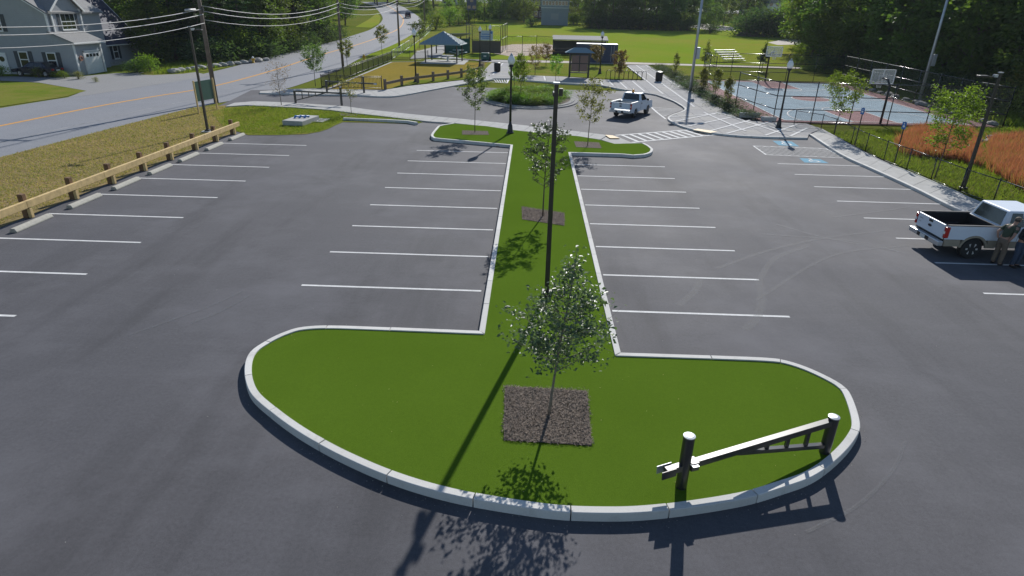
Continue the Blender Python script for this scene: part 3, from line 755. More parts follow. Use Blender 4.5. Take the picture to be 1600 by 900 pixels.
def young_tree_meshes(seed, h, cb, r, limbs=14, leaves=1400, ls=.09, mat='leaf_young', bark='bark', tr=.03, shape='ovoid', lean=(0, 0), asp=.55, spread=.13, droop=.1):
    rnd = random.Random(seed); m = MB(); C = []
    trunk = [Vector((lean[0]*t*h+.03*h*math.sin(4*t+seed)*t*.5, lean[1]*t*h+.02*h*math.cos(5*t+seed)*t*.5, t*h*.97)) for t in np.linspace(0, 1, 9)]
    m.tube(trunk, [tr*(1-.85*t) for t in np.linspace(0, 1, 9)], 7)
    def at(z):
        t = max(0, min(.999, z/(h*.97)))*8; i = int(t); return trunk[i].lerp(trunk[min(8, i+1)], t-i)
    ends = []
    for i in range(limbs):
        u = (i+.5)/limbs; z = cb+(h-cb)*(u*.86)
        if shape == 'column': rr = r*(.65+.5*math.sin(math.pi*min(1, u*1.05)))*(1-.55*u*u)
        elif shape == 'tear': rr = r*(.55+.75*math.sin(math.pi*min(1, u*1.25+.12)))*(1.08-.8*u)
        elif shape == 'cone': rr = r*(1.05-u)
        else: rr = r*(.35+1.0*math.sin(math.pi*(.12+.80*u)))*.85
        rr *= rnd.uniform(.7, 1.2); a = i*2.4+rnd.uniform(-.5, .5)
        p0 = at(z); rise = rr*(1.9 if shape == 'column' else .75)*rnd.uniform(.6, 1.1)
        p1 = p0+Vector((math.cos(a)*rr, math.sin(a)*rr, rise)); pm = p0.lerp(p1, .5)+Vector((0, 0, -rise*.12))
        r0 = tr*.42*(1-u*.6)
        m.tube([p0, pm, p1], [r0, r0*.6, r0*.2], 5)
        for k in range(5):
            t = rnd.uniform(.25, 1); q0 = p0.lerp(p1, t); b = a+rnd.uniform(-1.3, 1.3)
            q1 = q0+Vector((math.cos(b), math.sin(b), rnd.uniform(-.2, .9)))*rr*rnd.uniform(.25, .55)
            m.tube([q0, q1], [r0*.35, r0*.15], 4, False); ends.append((q0, q1))
        ends.append((pm, p1))
    ends.append((at(h*.8), trunk[-1]))
    rng = np.random.default_rng(seed); E0 = np.array([e[0] for e in ends]); E1 = np.array([e[1] for e in ends])
    wgt = np.linalg.norm(E1-E0, axis=1)*rng.uniform(.3, 1.7, len(ends)); wgt /= wgt.sum()
    ii = rng.choice(len(ends), leaves, p=wgt); t = rng.uniform(.15, 1.12, (leaves, 1))
    C = E0[ii]+(E1[ii]-E0[ii])*t+rng.normal(size=(leaves, 3))*spread*r*.55
    return m.mesh('trunk', M[bark], True), leaf_mesh('crown', C, ls, M[mat], seed, .35, asp, droop)
def place_tree(name, meshes, loc, label, cat='tree', group=None, rz=0, sc=1.0):
    o = empty(name, loc, rz, label, cat, group); o.scale = (sc, sc, sc) if not hasattr(sc, '__len__') else sc
    mobj('trunk', meshes[0], o); mobj('crown', meshes[1], o); return o
def planted(pbase, ytop, label, seed, cbf=.3, rf=.25, dz=0, group='young planted trees', name='young_tree', **k):
    b = P(*pbase, dz); h = hgt(b, ytop); me = young_tree_meshes(seed, h, h*cbf, h*rf, **k)
    return place_tree(name, me, b, label, 'tree', group)
# the two trees in the turf strip
planted((857, 651), 378, 'leafy young tree with glossy leaves in the nearest mulch square', 11, .27, .205, ZT, limbs=46, leaves=3000, ls=.085, mat='leaf_front', bark='bark2', tr=.032, lean=(.085, .02), asp=.62, spread=.2, shape='tear')
planted((848, 338), 182, 'loose young tree partly hidden behind the tall dark lamp pole', 23, .28, .17, ZT, limbs=26, leaves=1700, ls=.105, mat='leaf_front', bark='bark', tr=.033, lean=(.02, 0), spread=.15)
planted((742, 207), 102, 'airy young tree in the left wing of the turf island', 31, .33, .17, ZT, limbs=26, leaves=2600, ls=.115, mat='leaf_young', tr=.03, spread=.2)
planted((918, 228), 124, 'pale sparse young tree in the right wing of the turf island', 42, .34, .2, ZT, limbs=22, leaves=1700, ls=.115, mat='leaf_yellow', tr=.03, lean=(.03, 0), spread=.2)
planted((440, 166), 94, 'thin nearly bare young tree at the driveway mouth by the road', 53, .25, .22, 0, limbs=30, leaves=520, ls=.09, mat='leaf_rust', bark='bark2', tr=.035, spread=.2)
planted((549, 178), 122, 'small thin tree on the lawn in front of the swing gates', 64, .38, .24, 0, limbs=20, leaves=620, ls=.10, mat='leaf_yellow', bark='bark2', tr=.026, spread=.2)
planted((493, 135), 70, 'young green tree between the road and the dog park corner', 75, .36, .27, 0, limbs=24, leaves=2000, ls=.16, mat='leaf_young', bark='bark2', tr=.04, spread=.2)
planted((543, 106), 62, 'slim tree beside the second utility pole behind the metal fence', 86, .34, .20, 0, limbs=20, leaves=1530, ls=.16, mat='leaf_yellow', tr=.035, spread=.2)
planted((597, 83), 40, 'young roadside tree just left of the third utility pole', 97, .36, .22, 0, limbs=20, leaves=1700, ls=.18, mat='leaf_yellow', tr=.04, spread=.2)
planted((656, 76), 33, 'young roadside tree just behind the lamp beside the dog park', 98, .36, .28, 0, limbs=20, leaves=1700, ls=.2, mat='leaf_young', tr=.04, spread=.2)
# roundabout and back lawn
planted((813, 157), 82, 'narrow bright green tree in the roundabout planting', 107, .25, .15, .13, limbs=24, leaves=1900, ls=.13, mat='leaf_bright', tr=.03, shape='column', spread=.3)
planted((803, 149), 92, 'smaller bright green tree behind the dark lamp post in the roundabout', 108, .3, .15, .13, limbs=16, leaves=900, ls=.13, mat='leaf_bright', tr=.025, shape='column', spread=.3)
planted((868, 128), 86, 'bright green sapling on the pavement behind the top of the tall dark pole', 109, .25, .22, .03, limbs=18, leaves=1100, ls=.14, mat='leaf_bright', tr=.03, spread=.25)
planted((836, 117), 70, 'left one of two thin reddish trees left of the notice kiosk', 118, .2, .24, .03, limbs=26, leaves=1615, ls=.13, mat='leaf_rust', tr=.04, spread=.2)
planted((853, 103), 67, 'right one of two thin reddish trees left of the notice kiosk', 119, .2, .24, .03, limbs=26, leaves=1530, ls=.14, mat='leaf_rust', tr=.04, spread=.2)
planted((931, 104), 69, 'rusty brown tree right of the kiosk in front of the blue container', 120, .2, .24, .03, limbs=24, leaves=2210, ls=.16, mat='leaf_rust', tr=.04, spread=.25)
planted((966, 122), 78, 'rusty brown tree behind the loop bicycle racks', 121, .15, .22, .03, limbs=24, leaves=2550, ls=.15, mat='leaf_rust', tr=.04, spread=.25)
# columnar trees in the long planter
planted((1054, 120), 80, 'columnar tree at the far end of the hedge beside the path', 131, .15, .10, .1, limbs=24, leaves=900, ls=.14, mat='leaf_yellow', tr=.03, shape='column', spread=.4)
planted((1097, 145), 104, 'columnar tree in the hedge, farthest of the three in front of the court', 132, .15, .13, .1, limbs=26, leaves=2040, ls=.11, mat='leaf_yellow', tr=.03, shape='column', spread=.4)
planted((1116, 155), 103, 'columnar tree in the hedge, middle one of three in front of the court', 133, .2, .13, .1, limbs=26, leaves=2210, ls=.11, mat='leaf_yellow', tr=.03, shape='column', spread=.4)
planted((1135, 167), 118, 'columnar tree in the hedge, nearest of the three in front of the court', 134, .2, .13, .1, limbs=26, leaves=2040, ls=.11, mat='leaf_yellow', tr=.03, shape='column', spread=.4)
planted((1101, 112), 60, 'young tree behind the court fence right of the grey floodlight pole', 135, .25, .18, 0, limbs=22, leaves=1100, ls=.18, mat='leaf_yellow', tr=.04, shape='cone', spread=.3)
planted((1190, 111), 62, 'dark conical young tree on the field between bleachers and far hoop', 136, .2, .17, 0, limbs=24, leaves=1100, ls=.2, mat='leaf_hedge', tr=.05, shape='cone', spread=.3)
planted((1243, 108), 66, 'scrubby young tree behind the globe lamp at the court', 137, .15, .22, 0, limbs=24, leaves=1100, ls=.2, mat='leaf_bush', tr=.05, spread=.3)
planted((1303, 211), 113, 'pale young tree behind the low fence at the corner of the court', 138, .32, .24, 0, limbs=26, leaves=2400, ls=.13, mat='leaf_bright', tr=.033, lean=(.03, 0), spread=.2)
planted((1460, 280), 137, 'yellow green young tree behind the low fence beside the red sedge', 139, .3, .24, 0, limbs=30, leaves=3600, ls=.12, mat='leaf_bright', tr=.035, lean=(.02, 0), spread=.22)
# ---------- woodland
def wood_tree_meshes(seed, h=13, r=4.2, cb=2.2, ncl=85, per=62, ls=.42, mat='leaf_wood', bark='bark'):
    rnd = random.Random(seed); rng = np.random.default_rng(seed); m = MB()
    tk = [Vector((.3*math.sin(3*t+seed), .3*math.cos(2*t+seed), t*h*.85)) for t in np.linspace(0, 1, 6)]
    m.tube(tk, [.2*(1-.8*t)+.03 for t in np.linspace(0, 1, 6)], 7)
    C = []
    for i in range(ncl):
        u = rnd.random(); zz = cb+(h-cb)*u; prof = math.sin(math.pi*(.13+.85*u))**.7
        a = rnd.uniform(0, 6.28); rad = r*prof*math.sqrt(rnd.uniform(.25, 1))*(1+.25*math.sin(3*a+seed))
        c = np.array([math.cos(a)*rad, math.sin(a)*rad, zz]); sg = rnd.uniform(.45, .9)
        k = int(per*rnd.uniform(.6, 1.4))
        C.append(c+rng.normal(size=(k, 3))*np.array([sg, sg, sg*.55]))
        if i % 6 == 0:
            t = min(.98, max(.1, (zz-1.5)/(h*.85))); j = int(t*5); p = tk[j].lerp(tk[min(5, j+1)], t*5-j)
            m.tube([p, Vector(c)], [.07, .02], 5, False)
    return m.mesh('trunk', M[bark], True), leaf_mesh('crown', np.concatenate(C), ls, M[mat], seed, .3, .6)
def pine_meshes(seed, h=16, r=3.6):
    rnd = random.Random(seed); rng = np.random.default_rng(seed); m = MB(); C = []
    m.tube([(0, 0, 0), (0.1, 0, h*.5), (0, .1, h)], [.24, .15, .03], 7)
    z = 1.2
    while z < h-.4:
        rr = r*(1-(z/h)**1.3)*1.0+.25; nb = 6
        for b in range(nb):
            a = rnd.uniform(0, 6.28); L = rr*rnd.uniform(.6, 1.15)
            d = np.array([math.cos(a), math.sin(a), -.06]); k = int(26*L)+8
            t = rng.uniform(.15, 1, (k, 1))
            C.append(np.array([0, 0, z])+d*L*t+rng.normal(size=(k, 3))*np.array([.32, .32, .1])*(.4+t))
            m.tube([(0, 0, z), tuple(np.array([0, 0, z])+d*L)], [.04, .01], 4, False)
        z += rnd.uniform(.55, .85)
    return m.mesh('trunk', M['bark'], True), leaf_mesh('crown', np.concatenate(C), .5, M['leaf_pine'], seed, .6, .3)
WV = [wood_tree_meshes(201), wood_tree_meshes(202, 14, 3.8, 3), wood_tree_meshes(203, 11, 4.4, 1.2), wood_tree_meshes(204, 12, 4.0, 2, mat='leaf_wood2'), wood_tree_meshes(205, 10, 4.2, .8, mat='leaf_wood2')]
PV = [pine_meshes(211), pine_meshes(212, 14, 3.2)]
SH = [wood_tree_meshes(221, 2.6, 1.5, .1, 30, 60, .22, 'leaf_bush'), wood_tree_meshes(222, 2.4, 1.6, .1, 30, 60, .22, 'leaf_hedge'), wood_tree_meshes(223, 2.6, 1.4, .1, 26, 60, .2, 'leaf_yellow'), wood_tree_meshes(224, 2.4, 1.6, .1, 34, 60, .22, 'leaf_bright')]
rndw = random.Random(77)
ORD = 'first second third fourth fifth sixth seventh eighth ninth tenth eleventh twelfth thirteenth fourteenth fifteenth sixteenth seventeenth eighteenth nineteenth twentieth'.split()
def wood(name, label, group, spots, kinds, nth=False):
    spots = sorted(spots, key=lambda q: proj((q[0], q[1], g(q[1])+3))[0]); lab0 = label
    for i, (x, y, s) in enumerate(spots):
        label = ORD[i]+' from the left, '+lab0 if nth and i < len(ORD) else lab0
        k = rndw.choice(kinds); me = (WV+PV)[k]
        nm = 'pine_tree' if k >= len(WV) else 'woodland_tree'
        place_tree(nm, me, (x, y, g(y)-.1), label, 'tree', group, rndw.uniform(0, 6.28), (s, s, s*rndw.uniform(.9, 1.15)))
# left wood: behind the house and along the far side of the road
sp = []
for (x, y) in ((-56, 95), (-50, 90), (-47, 96), (-52, 101), (-44.5, 99), (-47, 106), (-43.5, 108), (-60, 104), (-54, 111), (-43, 117), (-46, 124), (-49, 116), (-43, 130), (-62, 96), (-66, 106), (-57, 118), (-52, 128), (-46, 139), (-74, 92), (-80, 100), (-70, 116), (-62, 130)): sp.append((x+rndw.uniform(-1, 1), y+rndw.uniform(-1, 1), rndw.uniform(.95, 1.25)))
wood('w', 'dark leafy tree in the dense wood beyond the road', 'trees of the wood beyond the road', sp, [0, 1, 2, 2, 5, 6])
sp = [(-41.5, 93, .8), (-41, 99, .85), (-40.5, 105, .8), (-40.5, 112, .85), (-42, 119, .9), (-41, 126, .8), (-45.5, 89, .8), (-50, 86, .75)]
wood('w', 'low dark tree on the wood edge beside the road', 'edge trees of the wood beside the road', sp, [2, 2, 5], True)
sp = [(-48, 150, 1.0), (-52, 160, 1.1), (-49, 172, 1.0), (-56, 182, 1.1), (-60, 170, 1.2), (-58, 200, 1.0), (-68, 195, 1.2), (-62, 150, 1.1)]
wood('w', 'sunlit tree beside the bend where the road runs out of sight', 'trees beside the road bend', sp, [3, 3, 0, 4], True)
sp = []
for k in range(46):
    sp.append((rndw.uniform(-150, -72), rndw.uniform(110, 260), rndw.uniform(1.1, 1.5)))
wood('w', 'far tree filling the top of the wood on the left', 'far trees on the left', sp[:26], [0, 1, 3, 5])
# right wood
sp = []
for k in range(15): sp.append((46.5+rndw.uniform(-.8, 1.8), 52+k*4.0+rndw.uniform(-1, 1), rndw.uniform(.95, 1.25)))
wood('w', 'dark tree edging the wood beside the basketball court', 'edge trees of the wood by the court', sp, [0, 2, 2, 0, 1], True)
sp = []
for k in range(26): sp.append((rndw.uniform(52, 72), rndw.uniform(52, 125), rndw.uniform(1.15, 1.5)))
wood('w', 'tall tree deep in the dark wood on the right', 'trees deep in the right wood', sp, [0, 1, 2])
sp = [(48, 115, 1.0), (50, 123, 1.05), (53, 131, 1.1), (50, 110, .9), (57, 139, 1.1), (60, 126, 1.2), (66, 140, 1.3), (62, 150, 1.2), (70, 155, 1.2)]
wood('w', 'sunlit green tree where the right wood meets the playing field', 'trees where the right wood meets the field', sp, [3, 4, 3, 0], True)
# trees behind the field
sp = [(16, 186, .9), (21, 184, 1.0), (25, 188, 1.05), (29, 183, 1.0), (33, 186, 1.05), (37, 184, 1.0), (41, 188, .95), (19, 195, 1.1), (28, 196, 1.15), (38, 197, 1.1), (45, 186, .8)]
wood('w', 'tree in the dense clump behind the playing field', 'clump of trees behind the field', sp, [0, 2, 2, 4], True)
sp = [(-3.5, 205, .85), (-6, 214, 1.0), (12.5, 203, .8), (-25, 196, .6), (-20, 203, .8), (-15.5, 205, .85), (-11, 207, .85), (-31, 190, .5), (50, 190, .6), (57, 205, .8), (66, 215, 1.0), (76, 200, 1.1), (86, 190, 1.1)]
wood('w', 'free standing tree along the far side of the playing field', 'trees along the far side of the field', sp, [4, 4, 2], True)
sp = [(rndw.uniform(-90, 150), rndw.uniform(262, 330), rndw.uniform(1.1, 1.6)) for k in range(44)]
wood('w', 'distant tree on the skyline behind the buildings', 'distant skyline trees', sp, [0, 1, 3, 3])
# ---------- shrubs
def shrub(pb, k, s, label, group=None, dz=0, name='shrub'):
    b = P(*pb, dz); return place_tree(name, SH[k], b, label, 'shrub', group, rndw.uniform(0, 6.28), (s, s, s*rndw.uniform(.85, 1.1)))
shrub((234, 113), 0, .62, 'round bright green bush right of the house beside its driveway')
shrub((212, 113), 1, .5, 'dark low bush between the house corner and the bright bush')
shrub((378, 92), 0, 1.25, 'big loose bush at the wood edge beyond the road')
shrub((62, 120.5), 2, .34, 'small yellow bush in front of the dark parked car')
shrub((86, 121), 0, .2, 'low green bush right of the small yellow bush by the drive')
shrub((100, 122), 0, .26, 'pale tuft bush in the bed, second from the garage wall')
shrub((124, 123), 2, .28, 'pale tuft bush in the bed, closest to the garage wall')
shrub((4, 119), 0, .4, 'green bush at the left picture edge beside the white house door')
shrub((150, 128), 2, .16, 'brownish low plant at the tip of the drive bed', )
for i, (a, b, k, s) in enumerate(((683, 46, 0, 1.2), (704, 40, 0, 1.4), (718, 38, 2, 1.0), (730, 36, 0, 1.0))):
    shrub((a, b), k, s, ('leafy shrub by the fence end at the road bend', 'scrubby shrub left of the scoreboard', 'pale scrub close left of the scoreboard', 'green scrub below the scoreboard')[i])
for i, (a, b, s) in enumerate(((1165, 56, 2.2), (1180, 56, 2.4), (1196, 57, 2.4), (1212, 57, 2.4), (1228, 58, 2.2), (1244, 62, 1.6))):
    shrub((a, b), 1 if i < 4 else 0, s, ORD[i]+' from the left, dark overgrown shrub in the thicket behind the field', 'shrubs of the thicket behind the field')
for i, (a, b, s) in enumerate(((895, 38, 1.0), (940, 40, 1.2), (830, 42, .9), (1110, 52, 1.0))):
    shrub((a, b), (0, 0, 1, 1)[i], s, ('bright shrub right of the pale blue press box', 'bright shrub at the left end of the tree clump behind the field', 'dark low shrub left of the pale blue press box', 'dark shrub right of the tree clump behind the field')[i])
for i, (a, b, k, s) in enumerate(((1290, 112, 1, 1.0), (1310, 108, 2, 1.2), (1330, 108, 1, 1.2), (1350, 118, 2, .9), (1400, 128, 1, 1.1), (1425, 136, 1, 1.0), (1470, 150, 1, 1.0), (1530, 160, 1, 1.1), (1590, 178, 2, 1.2), (1598, 186, 2, 1.0))):
    shrub((a, b), k, s, ORD[i]+' from the left, wild shrub between the court fence and the wood', 'wild shrubs behind the court fence')
us = [(-40.2+rndw.uniform(-.8, .8), 90+k*2.6) for k in range(17)]+[(-44+rndw.uniform(-1, 1), 86+k*1.8) for k in range(4)]+[(15+k*2.2, 182.3+rndw.uniform(-.6, .6)) for k in range(13)]
for k, (x, y) in enumerate(us):
    far = y > 170; s = rndw.uniform(1.0, 1.5) if far else rndw.uniform(.9, 1.3)
    place_tree('understorey_shrub', SH[1], (x, y, g(y)-.1), 'shady shrub at the foot of the tree clump behind the field' if far else 'shady shrub at the foot of the wood beyond the road', 'shrub', 'shrubs at the foot of the far clump' if far else 'shrubs at the foot of the road wood', rndw.uniform(0, 6.28), (s*1.2, s*1.2, s))
for k in range(12):
    y = 54+k*4.6; place_tree('understorey_shrub', SH[1], (45.0+rndw.uniform(-.6, .6), y, g(y)-.1), 'shady shrub at the foot of the wood beside the court', 'shrub', 'shrubs at the foot of the court wood', rndw.uniform(0, 6.28), rndw.uniform(.9, 1.3))
# hedge in the long planter
hp = px((1022, 107), (1045, 122), (1066, 136), (1085, 149), (1105, 160), (1125, 172), (1145, 182), z=.1)
rs, ln = resample(hp, 13)
for k, (x, y) in enumerate(rs):
    s = rndw.uniform(.34, .42)
    place_tree('hedge_plant', SH[1], (x+1.0, y, g(y)+.08), ORD[k]+' from the far end, low shrub in the hedge beside the court', 'shrub', 'hedge row beside the court', rndw.uniform(0, 6.28), (s*1.5, s*2.0, s*.75))
pw = empty('planter_edge', (0, 0, 0), 0, 'low concrete planter edging between the plaza and the court', 'planter')
for a, b, w_, h_ in (((17.0, 52.6), (18.6, 52.6), .35, .4), ((17.9, 55), (17.9, 78), .2, .2), ((17.0, 78.2), (18.0, 78.2), .35, .4), ((16.75, 69.0), (18.0, 69.0), .3, .35), ((16.75, 73.5), (18.0, 73.5), .3, .35)):
    MB().bar((a[0], a[1], g(a[1])+.12+h_/2), (b[0], b[1], g(b[1])+.12+h_/2), w_, h_).build('edge_block', M['concrete'], pw, bevel=.02)
sheet('soil', [(16.95, 52.5), (18.3, 52.5), (18.3, 79), (16.95, 79)], .135, M['mulch'], pw)
bl = empty('stone_block', (18.8, 51.0, .12), .1, 'single pale stone block at the court corner by the lamp', 'block')
MB().box((0, 0, .17), (1.1, .5, .34)).build('block', M['concrete'], bl, bevel=.04)
# planting on the roundabout
for k in range(58):
    a = rndw.uniform(0, 6.28); q = math.sqrt(rndw.random()); s = rndw.uniform(.32, .46)
    x, y = rc.x+q*3.35*math.cos(a), rc.y+q*4.4*math.sin(a)
    place_tree('bedding_plant', SH[(0, 0, 3, 0, 3)[k % 5]], (x, y, g(y)+.1), 'leafy low plant in the roundabout bed', 'plant', 'plants in the roundabout bed', rndw.uniform(0, 6.28), (s*1.2, s*1.2, s*.62))
# ---------- mulch squares, grass blades, sedge
def mulch(q, label, n, seed):
    ps = px(*q, z=ZT); o = sheet('mulch_square', ps, ZT+.012, M['mulch'])
    tag(o, label, 'mulch', 'mulch squares on the turf')
    rng = np.random.default_rng(seed); a = np.array(ps); lo, hi = a.min(0)-.03, a.max(0)+.03
    xs = rng.uniform(lo[0], hi[0], n*2); ys = rng.uniform(lo[1], hi[1], n*2); k = inpoly(xs, ys, ps); xs = xs+rng.normal(size=len(xs))*.03; ys = ys+rng.normal(size=len(ys))*.03; xs, ys = xs[k][:n], ys[k][:n]
    c = np.stack([xs, ys, np.full(len(xs), ZT+.02)+rng.uniform(0, .03, len(xs))], 1)
    ch = mobj('bark_chips', leaf_mesh('bark_chips', c, .042, M['chip'], seed, 1.6, .4, 0, .5, .04), o); ch['kind'] = 'stuff'
mulch(((789, 604), (917, 611), (925, 697), (787, 688)), 'large bark mulch square around the nearest tree', 11000, 1)
mulch(((815, 323), (882, 333), (882, 353), (816, 343)), 'bark mulch square around the second tree behind the tall pole', 3500, 2)
mulch(((722, 204), (762, 205), (764, 211), (722, 210.5)), 'bark mulch patch in the left wing of the turf', 1500, 3)
mulch(((897, 221), (936, 223), (940, 232), (900, 230)), 'bark mulch patch in the right wing of the turf', 1500, 4)
for i, (c, r, lb) in enumerate((((440, 167), .9, 'round bark mulch ring at the nearly bare tree'), ((549, 178.5), 1.0, 'round bark mulch ring at the thin tree by the gates'))):
    b = P(*c); o = sheet('mulch_ring', [(b.x+r*math.cos(a)*(1+.1*math.sin(3*a)), b.y+r*math.sin(a)) for a in np.linspace(0, 6.0, 18)], .028, M['mulch']); tag(o, lb, 'mulch')
def stuff(o, label): o['kind'] = 'stuff'; tag(o, label, 'grass'); return o
vp = [q for q in _vn if 12 < q[1] < 52]+[(-25.9, 52.0), (-21.5, 52), (-19.85, 45), (-19.85, 12)]
stuff(blades('dry_grass', vp, 46000, .075, .035, M['blade_dry'], 31, 0, .8), 'dry brown grass blades on the bank beside the road')
stuff(blades('grass', vp, 14000, .08, .03, M['blade_green'], 32, 0, .7), 'scattered green grass blades on the brown bank')
lp = px((350, 172), (400, 165.5), (440, 168), (520, 173.5), (590, 181.5), (650, 187), (660, 189), (640, 192), (536, 189), (524, 194), (500, 205), (478, 209), (430, 210.5), (390, 210.5), (372, 206), (350, 198))
stuff(blades('grass', lp, 16000, .11, .03, M['blade_green'], 33, .02, .7), 'green grass blades on the corner lawn by the driveway')
sed1 = px((1398, 226), (1427, 206), (1460, 203), (1500, 206), (1520, 214), (1534, 262), (1497, 252), (1450, 247), (1410, 244))
sed2 = px((1545, 222), (1600, 216), (1650, 222), (1680, 330), (1600, 300), (1540, 264))
SEDM = [leafmat('red_sedge', (.37, .115, .105), (.32, .12, .095), (.43, .18, .14), .35, .85, .9, .08, 0), leafmat('orange_sedge', (.36, .17, .09), (.42, .22, .11), (.32, .14, .08), .35, .85, .9, .08, 0), leafmat('straw_sedge', (.24, .23, .08), (.16, .19, .055), (.30, .25, .10), .35, .85, .9, .08, 0)]
for pol, nm, n in ((sed1, 'left', 11000), (sed2, 'right', 17000)):
    for k, (mt, cl_, f) in enumerate(zip(SEDM, ('rust red', 'orange', 'straw green'), (1.4, .5, .8))):
        stuff(blades('sedge', pol, int(n*f), (.62, .56, .5)[k], .045, mt, 340+k, -.02, .3, .45, clump=(k+1, (.3, .45, .5)[k])), cl_+' sedge blades '+nm+' of the dark pole')
rg = px((1290, 207), (1400, 203), (1600, 200), (1700, 230), (1700, 400), (1560, 325), (1460, 286), (1380, 250))
stuff(blades('rough_grass', rg, 26000, .2, .04, M['blade_green'], 36, -.02, .6), 'rough green grass behind the low right fence')
stuff(blades('rough_grass', px((1250, 108), (1340, 100), (1420, 128), (1580, 170), (1600, 200), (1570, 196), (1460, 150), (1325, 118)), 16000, .45, .09, M['blade_green'], 37, -.02, .5), 'tall rough grass between the court fence and the wood')
stuff(blades('rough_grass', px((262, 103), (330, 86), (400, 78), (400, 92), (340, 106), (285, 114), (240, 116)), 7000, .35, .09, M['blade_green'], 38, -.02, .5), 'tall rough grass along the wood beyond the road')
# ================================================================== STREET FURNITURE
# ---------- timber guard rail and wheel stops on the left
gr = empty('timber_guard_rail', (-19.5, 25, 0), 0, 'long low timber guard rail along the left edge of the car park', 'guard rail')
gy = [P(a, b).y for a, b in ((44, 340), (116, 311), (172, 287), (222, 267), (265, 250), (301, 234), (334, 221), (362, 210))]
st = (gy[-1]-gy[0])/7; gy = [gy[0]-st*k for k in range(7, 0, -1)]+gy
for y in gy:
    p = MB().box((0, y-25, .44), (.2, .2, 1.0)).build('post', M['brownwood'], gr, bevel=.012)
    MB().box((.165, y-25, .2), (.13, .14, .38)).build('spacer_block', M['wood'], p, bevel=.01)
rl = [gy[0]-1.0+k*((gy[-1]+.75-gy[0]+1.0)/8) for k in range(9)]
for a, b in zip(rl[:-1], rl[1:]):
    MB().box((.17, (a+b)/2-25, .56), (.13, b-a-.012, .28)).build('rail', M['wood'], gr, bevel=.012)
stops = (((19, 364), (82, 339)), ((102, 329), (157, 304)), ((170, 299), (218, 279)), ((229, 275), (270, 258)), ((276, 255), (310, 240)), ((317, 237), (347, 224)), ((355, 221), (381, 210)))
ords = ('nearest', 'second nearest', 'third nearest', 'fourth nearest', 'fifth nearest', 'second farthest', 'farthest')
M['stopc'] = plain('wheel_stop_concrete', (.40, .385, .335), .85, var=.14, sc=6, bmp=.25, bsc=60)
ws = MB().extr([(-.14, 0), (.14, 0), (.135, .05), (.075, .15), (-.075, .15), (-.135, .05)], -.95, .95).mesh('wheel_stop', M['stopc'])
for (a, b), q in zip(stops, ords):
    va, vb = P(*a), P(*b); c = (va+vb)/2
    o = mobj('wheel_stop', ws); o.location = (-18.72, c.y, 0.002); o.rotation_euler.z = rndw.uniform(-.015, .015)
    tag(o, q+' concrete wheel stop in the row before the timber rail', 'wheel stop', 'wheel stops along the timber rail')
    md = o.modifiers.new('bevel', 'BEVEL'); md.width = .015; md.segments = 2
# ---------- globe lamps
def lamp_meshes():
    d = {}
    m = MB().lathe([(.26, 0), (.26, .06), (.2, .1), (.17, .3), (.15, .52), (.1, .62), (.085, .75)], n=12); d['base'] = m.mesh('base', M['black'], True)
    m = MB().lathe([(.085, .7), (.07, 2.0), (.058, 4.15), (.09, 4.2), (.07, 4.25)], n=10); d['pole'] = m.mesh('pole', M['black'], True)
    m = MB().lathe([(.05, 4.2), (.15, 4.27), (.16, 4.36), (.12, 4.40)], n=12); d['collar'] = m.mesh('collar', M['black'], True)
    m = MB().lathe([(.12, 4.39), (.2, 4.47), (.235, 4.6), (.22, 4.74), (.15, 4.88), (.08, 4.96)], n=14); d['globe'] = m.mesh('globe', M['globe'], True)
    m = MB().lathe([(.1, 4.94), (.11, 4.97), (.05, 5.02), (.02, 5.10)], n=10); d['finial'] = m.mesh('finial', M['galv'], True)
    return d
LM = lamp_meshes()
def lamp(pb, label, dz=0, s=1.0):
    o = empty('street_lamp', P(*pb, dz), 0, label, 'street lamp', 'black globe street lamps'); o.scale = (s, s, s)
    for k in ('base', 'pole', 'collar', 'globe', 'finial'): mobj(k, LM[k], o)
    return o
lamp((797, 208), 'black globe lamp on the turf in front of the roundabout', ZT, 1.0)
lamp((1216, 200), 'black globe lamp beside the basketball court corner', .12, .96)
lamp((650, 128), 'black globe lamp on the grass inside the split rail of the dog park', .03, 1.08)
lamp((750, 104), 'black globe lamp on the dog park grass, left of the pair by the backstop', .03, 1.0)
lamp((765.5, 95), 'black globe lamp at the path end, right of the pair by the backstop', .03, .98)
lamp((937, 115), 'black globe lamp standing between the notice kiosk and the bicycle racks', .03, 1.0)
fbm = MB().box((0, 0, .02), (.62, .62, .1)).mesh('footing', M['concrete'])
